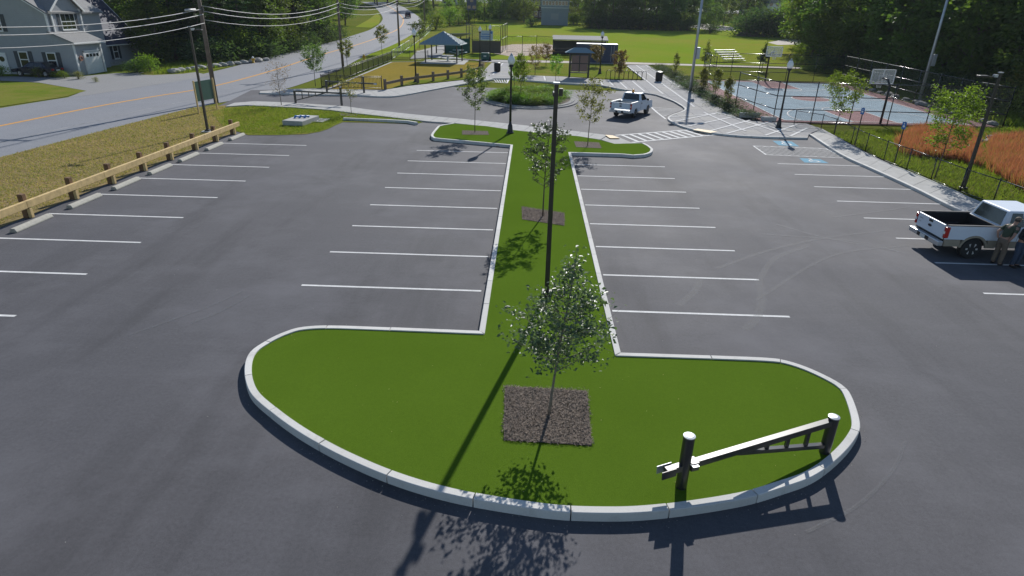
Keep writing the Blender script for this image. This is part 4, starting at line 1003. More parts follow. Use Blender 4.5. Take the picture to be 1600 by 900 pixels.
# ---------- tall bronze car park poles
def bronze(pb, ytop, label, dz, arm, side):
    b = P(*pb, dz); h = hgt(b, ytop); o = empty('light_pole', b, 0, label, 'light pole', 'tall bronze car park poles')
    MB().tube([(0, 0, .02), (0, 0, h)], [.095, .075], 4).build('pole', M['polebrown'], o).rotation_euler.z = 0
    MB().box((0, 0, .09), (.3, .3, .14)).build('base_cover', M['polebrown'], o, bevel=.02)
    MB().box((0, 0, h+.02), (.17, .17, .04)).build('cap', M['galv'], o)
    if not arm or side < 0: pass
    else: mobj('footing', fbm, o)
    if arm:
        hd = MB().box((side*(.12+arm*.5), 0, h-.18), (arm, .06, .06)).build('arm', M['polebrown'], o)
        MB().box((side*(.12+arm+.2), 0, h-.16), (.42, .3, .09)).build('lamp_head', M['polebrown'], hd, bevel=.02)
        MB().box((side*(.2), .0, h-.13), (.16, .16, .12)).build('sensor', M['galv'], hd)
    else:
        MB().box((.12, .02, h-.2), (.1, .14, .18)).build('sensor_box', M['polebrown'], o, bevel=.01)
        a = MB().box((-.01, .18, h-.3), (.06, .24, .06)).build('arm', M['polebrown'], o)
        MB().box((.0, .5, h-.3), (.15, .44, .1)).build('lamp_head', M['polebrown'], a, bevel=.02)
    return o
bronze((854, 462), 131, 'tall dark pole rising from the turf strip behind the nearest tree', ZT, 0, 1)
bronze((325, 206), 42, 'tall dark pole with a short arm beside the timber guard rail', .02, .25, 1)
bronze((1504, 297), 114, 'tall dark pole with a lamp arm beside the red sedge', 0, .45, -1)
# ---------- grey floodlight poles
def flood(pb, label, h=16):
    b = P(*pb); o = empty('floodlight_pole', b, 0, label, 'floodlight pole', 'grey sports floodlight poles')
    MB().tube([(0, 0, 0), (0, 0, h)], [.16, .09], 12).build('pole', M['galv'], o, True)
    MB().box((.28, -.05, 3.9), (.34, .3, 1.1)).build('control_box', M['galv'], o, bevel=.02)
    MB().lathe([(.28, 0), (.28, .1), (.2, .16)], n=12).build('base_flange', M['galv'], o)
    c = MB().box((0, 0, h-.3), (2.6, .12, .12)).build('crossarm', M['galv'], o)
    for k in (-1.1, -.4, .4, 1.1): MB().lathe([(.3, 0), (.2, .3), (.1, .4)], (k, 0, h-.7), 10).build('floodlight', M['galv'], c)
    return o
flood((1078, 145), 'tall grey floodlight pole rising from the hedge beside the plaza', 12.3)
flood((1436, 158), 'tall grey floodlight pole behind the court against the dark wood', 13)
# ---------- utility poles and cables
def upole(pb, label, h, r=.17):
    b = P(*pb); o = empty('utility_pole', b, 0, label, 'utility pole', 'wooden utility poles')
    MB().tube([(0, 0, -.1), (0, 0, h)], [r, r*.68], 10).build('pole', M['utilwood'], o, True)
    c = MB().box((0, 0, h-.6), (2.4, .1, .12)).build('crossarm', M['utilwood'], o)
    for k in (-1.05, -.4, .4, 1.05): MB().lathe([(.04, 0), (.06, .08), (.03, .16)], (k, 0, h-.54), 8).build('insulator', M['white'], c)
    MB().box((r*.9, -.02, 7.3), (.14, .14, .5)).build('cable_bracket', M['darkplastic'], o)
    return b
up = [upole((338, 160), 'thick brown utility pole beside the green sign board', 11.5, .2), upole((536, 105), 'grey utility pole at the corner of the dog park fence', 11.5), upole((624, 74), 'third utility pole along the road, by the long grey fence', 11.5), upole((664, 49), 'farthest utility pole at the road bend', 11.5)]
u0 = Vector((-30.6, 22, 0)); ups = [u0]+up
upole_far = None
def cable(a, b, sag, r, label, name='overhead_cable'):
    pts = [Vector(a).lerp(Vector(b), t)-Vector((0, 0, sag*4*t*(1-t))) for t in np.linspace(0, 1, 17)]
    o = MB().tube(pts, r, 5).build(name, M['wire'], None, True); return tag(o, label, 'cable', 'overhead cables')
spn = ('left of the thick brown pole', 'between the thick brown pole and the grey pole', 'between the grey pole and the third pole', 'between the third and the farthest pole')
hz = ((7.6, 'upper'), (7.2, 'middle'), (6.55, 'lower'))
for i in range(4):
    for (z, nm) in hz:
        a = ups[i]+Vector((.15, 0, z-(.3 if i == 0 else 0))); b = ups[i+1]+Vector((.15, 0, z-(.25 if i == 0 else 0)))
        cable(a, b, (1.0, .95, .75, .6)[i], .026 if nm != 'lower' else .022, nm+' overhead cable in the span '+spn[i])
tr_ = MB().tube([Vector(u0).lerp(up[0], .93)+Vector((.15, 0, 7.25)), Vector(u0).lerp(up[0], .97)+Vector((.15, 0, 7.3))], .09, 8).build('splice_case', M['wire'], None, True)
tag(tr_, 'pale splice case hanging on the cables left of the brown pole', 'cable box')
# ---------- green sign board by the road
sg = empty('sign_board', P(311, 178), 0, 'dark green board on two timber posts beside the road', 'sign')
pA, pB = P(311, 179), P(340, 172); dv = pB-pA
for v in (Vector((0, 0, 0)), dv): MB().box((v.x, v.y, 1.2), (.1, .1, 2.45)).build('post', M['wood'], sg, bevel=.01)
MB().bar((dv.x*.02-.02, dv.y*.02-.075, 1.62), (dv.x*.95-.02, dv.y*.95-.075, 1.62), .03, 1.45).build('board', M['greenboard'], sg)
# ---------- swing gates
def swing_gate(a, b, label, hA=1.08, hB=.8, dz=0, mat='gatesteel', zA=.46, zB=.70, over=.42, r=.098):
    """a = latch post, b = hinge post; arm tapers from hinge to latch"""
    a, b = Vector(a), Vector(b); o = empty('swing_gate', b, 0, label, 'gate', 'steel swing gates')
    L = a-b; L.z = 0; u = L.normalized(); n = Vector((-u.y, u.x, 0)); ln = L.length
    for nm, p, h in (('latch_post', L, hA), ('hinge_post', Vector((0, 0, 0)), hB)):
        q = MB().cyl(p-Vector((0, 0, .05)), p+Vector((0, 0, h)), r, n=18).build(nm, M[mat], o, True); smooth_by_angle(q)
        c = MB().lathe([(r*1.06, 0), (r*1.06, .018), (r*.6, .03)], p+Vector((0, 0, h)), 18).build('post_cap', M['galv'], q)
    off = n*.0
    e = L+u*over
    t0 = Vector((0, 0, zB))+u*(r*.7); t1 = L*.985+Vector((0, 0, zA))-u*(r*.0)
    d = (t1-t0).normalized(); tip = t1+d*over
    back = Vector((0, 0, 0)); sft = -n*(r+.055) if n.y > 0 else n*(r+.055); sft = -sft
    arm = MB().bar(t0, tip+sft*.0, .125, .12).build('arm', M[mat], o, bevel=.008)
    join = t0.lerp(t1, .66); low = Vector((0, 0, zB*.24))+u*(r*.7)
    MB().bar(low, join-Vector((0, 0, .05)), .10, .08).build('brace', M[mat], arm, bevel=.006)
    for k in (.15, .30, .45):
        p = t0.lerp(t1, k); q = low.lerp(join-Vector((0, 0, .05)), k/.66); MB().bar(p-Vector((0, 0, .03)), q, .07, .06).build('strut', M[mat], arm)
    for s in (-1, 1):
        MB().bar(tip-d*.16+n*s*.085, tip+d*.12+n*s*.085, .012, .16).build('latch_plate', M['galv'] if s < 0 else M[mat], arm)
    MB().box(L-u*.16+Vector((0, 0, zA)), (.16, .2, .16), math.atan2(u.y, u.x)).build('latch_box', M[mat], o, bevel=.01)
    MB().bar(L-u*.13-n*.16+Vector((0, 0, zA+.06)), L-u*.13+n*.16+Vector((0, 0, zA+.06)), .12, .012).build('latch_bracket', M['galv'], o)
    return o
swing_gate(P(1064, 760, ZT), P(1288, 706, ZT), 'black steel swing gate parked open on the near turf edge', 1.08, .80)
gA = (P(534, 164, .1), P(462, 161, .1)); gB = (P(569, 145, .12), P(511, 144, .12))
swing_gate(gA[0], gA[1], 'black steel swing gate on the near side of the driveway', 1.45, 1.05, zA=.96, zB=.98, over=.7)
swing_gate(gB[0], gB[1], 'black steel swing gate on the far side of the driveway', 1.5, 1.05, zA=.88, zB=.98, over=1.2)
# ---------- fences
def fence(name, label, runs, h, rails, spacing, pr, rr, pm, mm, cat='fence', infill='mesh', base=0.0, postx=0.08, glint=None):
    """runs: list of polylines (x,y); every post, rail and mesh panel is a part"""
    o = empty(name, (runs[0][0][0], runs[0][0][1], g(runs[0][0][1])), 0, label, cat); o0 = o.location.copy()
    for run in runs:
        for (a, b) in zip(run[:-1], run[1:]):
            L = math.dist(a, b); n = max(1, round(L/spacing))
            A = Vector((a[0], a[1], g(a[1])+base))-o0; B = Vector((b[0], b[1], g(b[1])+base))-o0
            for k in range(n+1):
                if k == 0 and a != run[0]: continue
                p = A.lerp(B, k/n); p.z = g(o0.y+p.y)+base-o0.z
                MB().cyl(p-Vector((0, 0, .05)), p+Vector((0, 0, h+postx)), pr, n=7).build('post', M[pm], o, True)
            ys = [t for t in [0]+sorted([(yb-a[1])/(b[1]-a[1]) for yb in BY[1:-1] if min(a[1], b[1])+.1 < yb < max(a[1], b[1])-.1])+[1]] if abs(b[1]-a[1]) > .1 else [0, 1]
            for t0, t1 in zip(ys[:-1], ys[1:]):
                q0 = A.lerp(B, t0); q1 = A.lerp(B, t1); q0.z = g(o0.y+q0.y)+base-o0.z; q1.z = g(o0.y+q1.y)+base-o0.z
                for z in rails: MB().cyl(q0+Vector((0, 0, z)), q1+Vector((0, 0, z)), rr, n=8).build('rail', M[glint or pm], o, True)
                if infill == 'mesh':
                    MB().quad(q0+Vector((0, 0, .04)), q1+Vector((0, 0, .04)), q1+Vector((0, 0, h-.02)), q0+Vector((0, 0, h-.02))).build('wire_mesh', M[mm], o)
                elif infill == 'picket':
                    m = MB(); kk = max(2, int((q1-q0).length/.14))
                    for j in range(kk):
                        c = q0.lerp(q1, (j+.5)/kk); m.box((c.x, c.y, c.z+h*.5), (.02, .02, h-.12))
                    pk = m.build('picket_panel', M[pm], o); pk['kind'] = 'stuff'
    return o
M['fenceblack'] = plain('black_vinyl_coat', (.016, .016, .017), .22, var=.05, spec=.7)
fence('court_fence', 'tall black chain link fence around the basketball court', [[(cx1, cy0-.1), (19.2, cy0-.1), (18.3, 58.3)], [(cx1, cy0-.1), (cx1+.1, cy1)], [(cx1+.1, cy1), (20.6, cy1), (20.4, 74)]], 3.1, (.08, 1.05, 2.05, 3.08), 3.05, .04, .034, 'fenceblack', 'mesh')
lf = px((1240, 197), (1282, 204.5), (1302, 212), (1329, 227), (1351, 239), (1380, 252), (1416, 266), (1454, 282), (1499, 301), (1550, 320))
fence('low_fence', 'low black chain link fence beside the right pavement', [lf+[(21.8, 20), (21.8, 8)]], 1.15, (.06, 1.14), 2.6, .028, .024, 'fenceblack', 'mesh', base=.02)
df = px((503, 138), (612, 95))
fence('picket_fence', 'black metal picket fence along the road side of the dog park', [[df[0], df[1]], [df[1], XY(669, 93.5)], [df[0], XY(597, 140)]], 1.25, (.12, 1.08, 1.22), 2.4, .04, .022, 'black', 'mesh', infill='picket', base=.03)
dwl = strip_pts(px((514, 139), (612, 97.5), (690, 96.5)), .28)
sheet('lawn_edging', dwl, .06, M['concrete'], kind='structure')
fence('road_fence', 'long grey chain link fence following the road to its bend', [[XY(613, 92), XY(640, 74), XY(660, 60), XY(671, 50), XY(677, 42), XY(676, 32), XY(670, 24)]], 1.2, (.06, 1.18), 2.6, .03, .022, 'galv', 'meshgrey')
bk = [XY(738, 83), XY(782, 84)]
fence('backstop', 'tall chain link backstop with a brown windscreen behind the infield', [[XY(729, 78), bk[0], bk[1], XY(792, 76)]], 4.2, (.1, 2.1, 4.2), 2.4, .05, .03, 'black', 'mesh')
sc_ = MB(); p0, p1 = Vector((*bk[0], g(bk[0][1]))), Vector((*bk[1], g(bk[1][1])))
o = empty('windscreen', p0, 0, 'brown fabric windscreen tied to the lower half of the backstop', 'windscreen')
MB().bar(Vector((0, -.1, 1.0)), p1-p0+Vector((0, -.1, 1.0)), .02, 1.9).build('fabric', M['screen'], o)
o = empty('field_sign', p0.lerp(p1, .5), 0, 'pale blue field sign hung high on the backstop', 'sign')
MB().box((-.05, -.12, 2.75), (2.25, .04, 1.5)).build('panel', M['signpale'], o)
for k, (w_, z) in enumerate(((1.3, 2.95), (1.55, 2.6), (1.2, 2.35))): MB().box((-.15, -.145, z), (w_, .01, .12)).build('print_line', M['signblue'], o)
MB().lathe([(.2, 0), (.2, .01)], (.82, -.15, 3.2), 10, 'Y').build('emblem', M['signblue'], o)
fence('field_fence', 'low infield fence running right from the backstop', [[XY(792, 82), XY(816, 82), XY(838, 81), XY(876, 83)]], 2.6, (.1, 2.5), 3.2, .04, .025, 'black', 'mesh')
o = empty('equipment_cover', P(758, 94), 0, 'dark green covered bench box in front of the windscreen', 'box')
MB().box((0, 0, .55), (1.2, .8, 1.0)).build('cover', M['greenplastic'], o, bevel=.08); MB().box((0, -.41, .6), (.4, .02, .14)).build('print', M['white'], o)
# ---------- split rail fence of the dog park
srp = px((602, 140), (628, 134), (653, 130), (677, 127), (700, 124), (721, 121), (753, 113))
o = empty('split_rail_fence', (srp[0][0], srp[0][1], g(srp[0][1])), 0, 'weathered timber rail fence along the dog park lawn', 'fence'); o0 = o.location.copy()
for x, y in srp: MB().box((x-o0.x, y-o0.y, g(y)-o0.z+.5), (.25, .25, 1.05), .5).build('post', M['greywood'], o, bevel=.02)
for (a, b) in zip(srp[:-1], srp[1:]):
    MB().bar((a[0]-o0.x+.1, a[1]-o0.y-.17, g(a[1])-o0.z+.62), (b[0]-o0.x+.1, b[1]-o0.y-.17, g(b[1])-o0.z+.62), .09, .26).build('rail', M['greywood'], o)
o = empty('notice_board', P(754, 112, .03), 0, 'small tan notice panel at the end of the timber rail fence', 'sign')
MB().box((0, 0, .75), (.5, .08, .9)).build('panel', M['yellowplastic'], o); MB().box((0, .08, .5), (.1, .08, 1.0)).build('post', M['greywood'], o)
# ---------- hydrant, utility pads, bins
def hydrant(pb, label, top='hydrant'):
    o = empty('fire_hydrant', P(*pb), 0, label, 'hydrant'); k = 1.35
    MB().lathe([(.16*k, 0), (.16*k, .05), (.11*k, .08), (.11*k, .5), (.14*k, .53), (.14*k, .57)], n=12).build('barrel', M['hydrant'], o, True)
    MB().lathe([(.13*k, .57), (.12*k, .66), (.06*k, .76), (.03*k, .82)], n=12).build('bonnet', M[top], o, True)
    for s in (-1, 1): MB().cyl((0, 0, .42), (s*.2*k, 0, .42), .05*k, n=8).build('outlet', M['hydrant'], o)
hydrant((569, 94), 'yellow fire hydrant beside the road behind the picket fence'); hydrant((396, 98), 'yellow hydrant with a white top beyond the road', 'white')
o = empty('utility_vault', P(471, 192, .02), 0, 'raised pale concrete vault on the lawn with blue parts on top', 'vault')
MB().box((0, 0, .17), (1.5, 2.7, .36), -.12).build('slab', M['concrete'], o, bevel=.03)
c = MB()
for k in range(3): MB().tube([(-.35+.33*k, -.3+.1*k, .35), (-.35+.33*k, -.1+.1*k, .48), (-.15+.33*k, .1+.1*k, .42)], .07, 7).build('blue_fitting', M['signblue'], o, True)
o = empty('access_cover', P(497, 188.5, .02), 0, 'flat grey square access cover on the lawn right of the vault', 'cover')
MB().box((0, 0, .03), (1.3, 1.5, .06), -.1).build('lid', M['concrete'], o, bevel=.015)
def bin_(pb, label, dz):
    o = empty('litter_bin', P(*pb, dz), 0, label, 'bin', 'dark litter bins')
    MB().lathe([(.32, 0), (.36, .05), (.38, .95), (.40, 1.0)], n=14).build('body', M['darkplastic'], o, True)
    for k in range(14):
        a = k/14*6.283; MB().bar((.385*math.cos(a), .385*math.sin(a), .06), (.405*math.cos(a), .405*math.sin(a), .95), .06, .03).build('slat', M['black'], o)
    MB().lathe([(.41, 1.0), (.40, 1.06), (.2, 1.12)], n=14).build('lid', M['black'], o)
bin_((777, 112), 'dark litter bin on the path left of the roundabout', .12); bin_((1029, 127), 'dark litter bin on the plaza path by the hedge', .12)
# ---------- pavilion with picnic tables
pv_ = P(694, 97); o = empty('pavilion', pv_, -.08, 'open picnic pavilion with a blue green hipped metal roof', 'pavilion')
W2, D2, ez, rz_ = 2.6, 2.3, 2.5, 4.1
for sx in (-1, 1):
    for sy in (-1, 1): MB().box((sx*(W2-.35), sy*(D2-.35), ez/2), (.16, .16, ez)).build('post', M['black'], o)
m = MB(); A = [(-W2-.3, -D2-.3, ez), (W2+.3, -D2-.3, ez), (W2+.3, D2+.3, ez), (-W2-.3, D2+.3, ez)]; T = (0, 0, rz_)
m.add(A+[T]+[(x, y, z-.12) for x, y, z in A], [(0, 1, 4), (1, 2, 4), (2, 3, 4), (3, 0, 4), (0, 5, 6, 1), (1, 6, 7, 2), (2, 7, 8, 3), (3, 8, 5, 0), (8, 7, 6, 5)])
rf = m.build('roof', M['greenroof'], o)
for sgn, ax in ((-1, 'y'), (1, 'y'), (1, 'x'), (-1, 'x')):
    for k in range(-6, 7):
        t = k/6.5
        if ax == 'y': a = Vector((t*(W2+.3), sgn*(D2+.3), ez+.03)); q = 1-abs(t); b = Vector((t*(W2+.3), sgn*(D2+.3)*(1-q), ez+(rz_-ez)*q+.03))
        else: a = Vector((sgn*(W2+.3), t*(D2+.3), ez+.03)); q = 1-abs(t); b = Vector((sgn*(W2+.3)*(1-q), t*(D2+.3), ez+(rz_-ez)*q+.03))
        if q > .05: MB().bar(a, b, .05, .05).build('seam', M['greenroof'], rf)
slab_obj('pad', [(pv_.x-3, pv_.y-3.2), (pv_.x+3.2, pv_.y-3.2), (pv_.x+3.2, pv_.y+3), (pv_.x-3, pv_.y+3)], .05, .2, M['concrete'], None)
bpy.context.scene.collection.objects[-1]['kind'] = 'structure'; bpy.context.scene.collection.objects[-1].name = 'pavilion_floor'
def picnic(pb, label, mat='white', s=1):
    o = empty('picnic_table', P(*pb, .05), -.1, label, 'picnic table'); o.scale = (s, s, s)
    for k in range(4): MB().box((0, -.33+.22*k, .75), (1.7, .2, .04)).build('top_plank', M[mat], o)
    for s_ in (-1, 1): MB().box((s_*1.25, 0, .45), (.3, 1.2, .05)).build('bench', M[mat], o); 
    for s_ in (-1, 1): MB().bar((s_*1.25, 0, .43), (s_*.2, 0, .25), .07, .07).build('bench_arm', M['galv'], o)
    MB().box((0, 0, .37), (.2, .5, .72)).build('pedestal', M['galv'], o)
picnic((700, 95), 'white picnic table under the pavilion roof'); picnic((716, 86), 'pale blue bench table just behind the pavilion', 'signpale')
# second shelter roof behind the pavilion (dugout)
def dugout(p, rz, L, label, mat='galv', h=2.5):
    o = empty('dugout', p, rz, label, 'dugout')
    MB().extr([(-1.3, h-.1), (1.3, h+.45), (1.3, h+.55), (-1.3, h)], -L/2, L/2).build('roof', M['greyroof' if mat != 'galv' else 'greyblue'], o, fix=True)
    for s_ in (-1, 1):
        for x in (-1.1, 1.1): MB().box((x, s_*(L/2-.15), h/2), (.14, .14, h)).build('post', M['black'], o)
    MB().box((1.15, 0, h*.45), (.1, L-.4, h*.9)).build('back_wall', M['greenplastic' if mat == 'galv' else 'darkplastic'], o)
    MB().box((.6, 0, .45), (.4, L-.6, .06)).build('bench', M['greywood'], o)
    for z in (.5, 1.0): MB().bar((-1.15, -L/2+.15, z), (-1.15, L/2-.15, z), .06, .06).build('rail', M['black'], o)
dugout(P(708, 83), -.75, 5.5, 'long sloping roofed dugout behind the picnic pavilion')
dugout(P(905, 86), 1.57, 9.0, 'dark framed dugout left of the blue container', 'b', 2.4)
# container
cb_ = P(931, 97); o = empty('shipping_container', cb_, -.05, 'dark blue shipping container at the edge of the field', 'container')
MB().box((0, 0, 1.3), (6.06, 2.3, 2.5)).build('shell', M['container'], o)
for k in range(24): MB().box((-2.85+.248*k, -1.17, 1.3), (.12, .06, 2.3)).build('rib', M['container'], o)
MB().box((0, 0, 2.57), (6.08, 2.34, .06)).build('top', M['alu'], o)
for x in (2.1, 2.5): MB().cyl((x, -1.22, .2), (x, -1.22, 2.4), .03, n=6).build('lock_bar', M['galv'], o)
for x in (-3.0, 3.0): MB().box((x, -1.17, 1.3), (.12, .1, 2.5)).build('corner_post', M['container'], o)
# kiosk
M['kioskpanel'] = plain('kiosk_panel', (.21, .135, .115), .7, var=.1)
kp = P(904, 121, .1); o = empty('notice_kiosk', kp, .02, 'dark framed notice kiosk with four brown panels and small blue roof', 'kiosk')
for s_ in (-1, 1): MB().box((s_*1.12, 0, 1.4), (.22, .22, 2.8)).build('post', M['black'], o)
for sx in (-1, 1):
    for z in (1.1, 2.05): MB().box((sx*.52, 0, z), (.9, .08, .84)).build('panel', M['kioskpanel'], o, bevel=.01)
MB().box((0, -.02, 1.58), (2.1, .1, .1)).build('cross_bar', M['black'], o); MB().box((0, -.02, 1.58), (.12, .1, 1.9)).build('mullion', M['black'], o); MB().box((0, 0, 2.64), (2.1, .14, .2)).build('head_beam', M['black'], o); MB().box((0, 0, .55), (2.1, .1, .12)).build('sill', M['black'], o)
m = MB(); A = [(-1.75, -.8, 2.8), (1.75, -.8, 2.8), (1.75, .8, 2.8), (-1.75, .8, 2.8)]
m.add(A+[(-.7, 0, 3.35), (.7, 0, 3.35)], [(0, 1, 5, 4), (1, 2, 5), (2, 3, 4, 5), (3, 0, 4), (3, 2, 1, 0)]); m.build('roof', M['greenroof'], o)
# bicycle racks
br_ = px((950, 122.5), (1006, 124.5), z=.1)
for k in range(9):
    x, y = Vector(br_[0]).lerp(Vector(br_[1]), k/8)
    m = MB().tube([(-.28, 0, 0), (-.28, 0, .75)]+[(-.28*math.cos(a), 0, .75+.28*math.sin(a)) for a in np.linspace(.3, 2.84, 7)]+[(.28, 0, .75), (.28, 0, 0)], .03, 6)
    o = m.build('bicycle_rack', M['black'], None, True); o.location = (x, y, g(y)+.03); o.rotation_euler.z = .3
    nth = ('first', 'second', 'third', 'fourth', 'fifth', 'sixth', 'seventh', 'eighth', 'ninth')[k]
    tag(o, nth+' black hoop bicycle rack from the left in the row', 'bicycle rack', 'row of hoop bicycle racks')
# bleachers
bb = P(1146, 96); o = empty('bleachers', bb, .55, 'small aluminium bleachers on the playing field', 'bleachers')
for k in range(5):
    MB().box((0, .55*k, .4+.3*k), (4.6, .28, .05)).build('seat_plank', M['alu'], o)
    MB().box((0, .55*k-.25, .15+.3*k), (4.6, .26, .04)).build('foot_plank', M['alu'], o)
for x in (-1.9, 0, 1.9):
    MB().bar((x, 0, .38), (x, 2.2, 1.58), .06, .06).build('frame', M['galv'], o)
    for k in (0, 2, 4): MB().bar((x, .55*k, 0), (x, .55*k, .4+.3*k), .05, .05).build('leg', M['galv'], o)
# ---------- hoops
def hoop(x, y, sg, label):
    o = empty('basketball_hoop', (x, y, g(y)), 0 if sg > 0 else math.pi, label, 'basketball hoop', 'basketball hoops')
    MB().tube([(0, 0, 0), (0, 0, 2.9), (0, .5, 3.35), (0, 1.3, 3.4)], [.09, .085, .08, .07], 10).build('post', M['black'], o, True)
    bdm, tt, bb_ = nodes('backboard_acrylic'); bb_.inputs['Base Color'].default_value = (.55, .58, .6, 1); setv(bb_, Roughness=.15, Alpha=.35)
    bd = MB().box((0, 1.35, 3.5), (1.75, .03, 1.07)).build('backboard', bdm, o)
    for (c, d) in (((0, 1.35, 4.03), (1.83, .07, .06)), ((0, 1.35, 2.97), (1.83, .07, .06)), ((-.9, 1.35, 3.5), (.06, .07, 1.1)), ((.9, 1.35, 3.5), (.06, .07, 1.1))): MB().box(c, d).build('frame', M['white'], bd)
    for (c, d) in (((0, 1.375, 3.55), (.6, .01, .05)), ((0, 1.375, 3.12), (.6, .01, .05)), ((-.28, 1.376, 3.33), (.05, .01, .45)), ((.28, 1.376, 3.33), (.05, .01, .45)), ((0, 1.31, 3.5), (.06, .03, 1.05))): MB().box(c, d).build('mark', M['white'], bd)
    MB().tube([(.23*math.cos(a), 1.65+.23*math.sin(a), 3.05) for a in np.linspace(0, 6.283, 17)], .015, 5).build('rim', M['rust'], o)
    m = MB()
    for k in range(10):
        a = k*.628; b = a+.3; m.cyl((.22*math.cos(a), 1.65+.22*math.sin(a), 3.04), (.13*math.cos(b), 1.65+.13*math.sin(b), 2.62), .008, n=4)
    m.build('net', M['white'], o)
hoop(28.0, 51.75, 1, 'basketball hoop at the near end of the court'); hoop(28.0, 79.4, -1, 'basketball hoop at the far end of the court')
# ---------- accessible parking signs
for pb, yt, lb in (((1335, 229), 168, 'blue accessible parking sign on a thin post, the farther of two'), ((1397, 256), 190, 'blue accessible parking sign on a thin post, the nearer of two')):
    b = P(*pb); h = hgt(b, yt); o = empty('parking_sign', b, 0, lb, 'sign', 'accessible parking signs')
    MB().box((0, 0, h/2), (.05, .05, h)).build('post', M['galv' if 0 else 'polebrown'], o)
    s_ = MB().box((-.04, 0, h-.22), (.02, .24, .40)).build('plate', M['signblue'], o); s_.rotation_euler.z = .5
    MB().lathe([(.065, 0), (.065, .004)], (-.056, 0, h-.26), 10, 'X').build('symbol', M['white'], s_)
    MB().box((-.052, 0, h-.12), (.004, .05, .08)).build('symbol', M['white'], s_)
# ---------- rocks and stone wall
def rock(p, s, seed, label, group):
    r = random.Random(seed); b = bmesh.new(); bmesh.ops.create_icosphere(b, subdivisions=2, radius=1)
    for v in b.verts: v.co *= 1+.22*math.sin(3.1*v.co.x+seed)*math.cos(2.7*v.co.y+seed)+r.uniform(-.08, .08)
    me = bpy.data.meshes.new('rock'); b.to_mesh(me); b.free(); me.materials.append(M['rock'])
    o = mobj('rock', me); o.location = p; o.scale = (s*r.uniform(.8, 1.3), s*r.uniform(.7, 1.1), s*.6); o.rotation_euler.z = r.uniform(0, 6); tag(o, label, 'rock', group)
r0 = P(1545, 220)
for k in range(16): rock((r0.x+rndw.uniform(-2.2, 2.2), r0.y+rndw.uniform(-.9, 1.0), .1), rndw.uniform(.25, .5), k, 'pale rock in the heap beside the dark pole and red sedge', 'rock heap by the red sedge')
for k in range(14):
    q = P(272+k*11, 113.5-k*1.45); rock((q.x, q.y, q.z+.15), rndw.uniform(.4, .65), 40+k, ORD[k]+' from the left, field stone of the low wall beyond the road', 'field stones of the low roadside wall')
for k in range(16): rock((37.75+rndw.uniform(-.2, .4), 53+k*1.7, g(53+k*1.7)+.05), rndw.uniform(.3, .55), 70+k, ORD[k]+' from the near end, grey boulder lining the court edge', 'boulders along the court edge')
q = P(1170, 56); o = MB().sphere((0, 0, 0), (3.2, 2, 1.1), 14, 7).build('mulch_heap', M['mulch'], None, True); o.location = q; tag(o, 'low brown heap of mulch at the back of the field', 'heap')
q = P(1590, 214); S('gravel_path', px((1535, 205), (1600, 212), (1640, 214), (1640, 222), (1590, 219)), .0, M['dirt'])
# ================================================================== VEHICLES
def arch(cx, r, z0, n=9, ccw=True):
    a = [(cx+r*math.cos(t), z0+r*math.sin(t)) for t in np.linspace(math.pi, 0, n)]; return a if ccw else a[::-1]
def wheel(o, x, y, r=.40, w=.27, side=1, name='wheel'):
    t = MB().lathe([(r*.62, -w/2), (r*.9, -w/2), (r, -w*.36), (r, w*.36), (r*.9, w/2), (r*.62, w/2)], (0, 0, 0), 24, 'Y').build(name, M['rubber'], o, True)
    t.location = (x, y, r); smooth_by_angle(t)
    rim = MB().lathe([(r*.63, -w*.3), (r*.63, w*.46), (r*.56, w*.47), (r*.52, w*.3), (r*.12, w*.34)] if side > 0 else [(r*.12, -w*.34), (r*.52, -w*.3), (r*.56, -w*.47), (r*.63, -w*.46), (r*.63, w*.3)], (0, 0, 0), 20, 'Y').build('rim', M['darkplastic'], t)
    for k in range(6):
        a = k*math.pi/3; MB().bar((.06*math.cos(a), side*w*.40, .06*math.sin(a)), (r*.57*math.cos(a), side*w*.42, r*.57*math.sin(a)), .05, .07).build('spoke', M['alu'], t)
    MB().lathe([(.07, side*w*.36), (.06, side*w*.47)], (0, 0, 0), 10, 'Y').build('hub_cap', M['alu'], t)
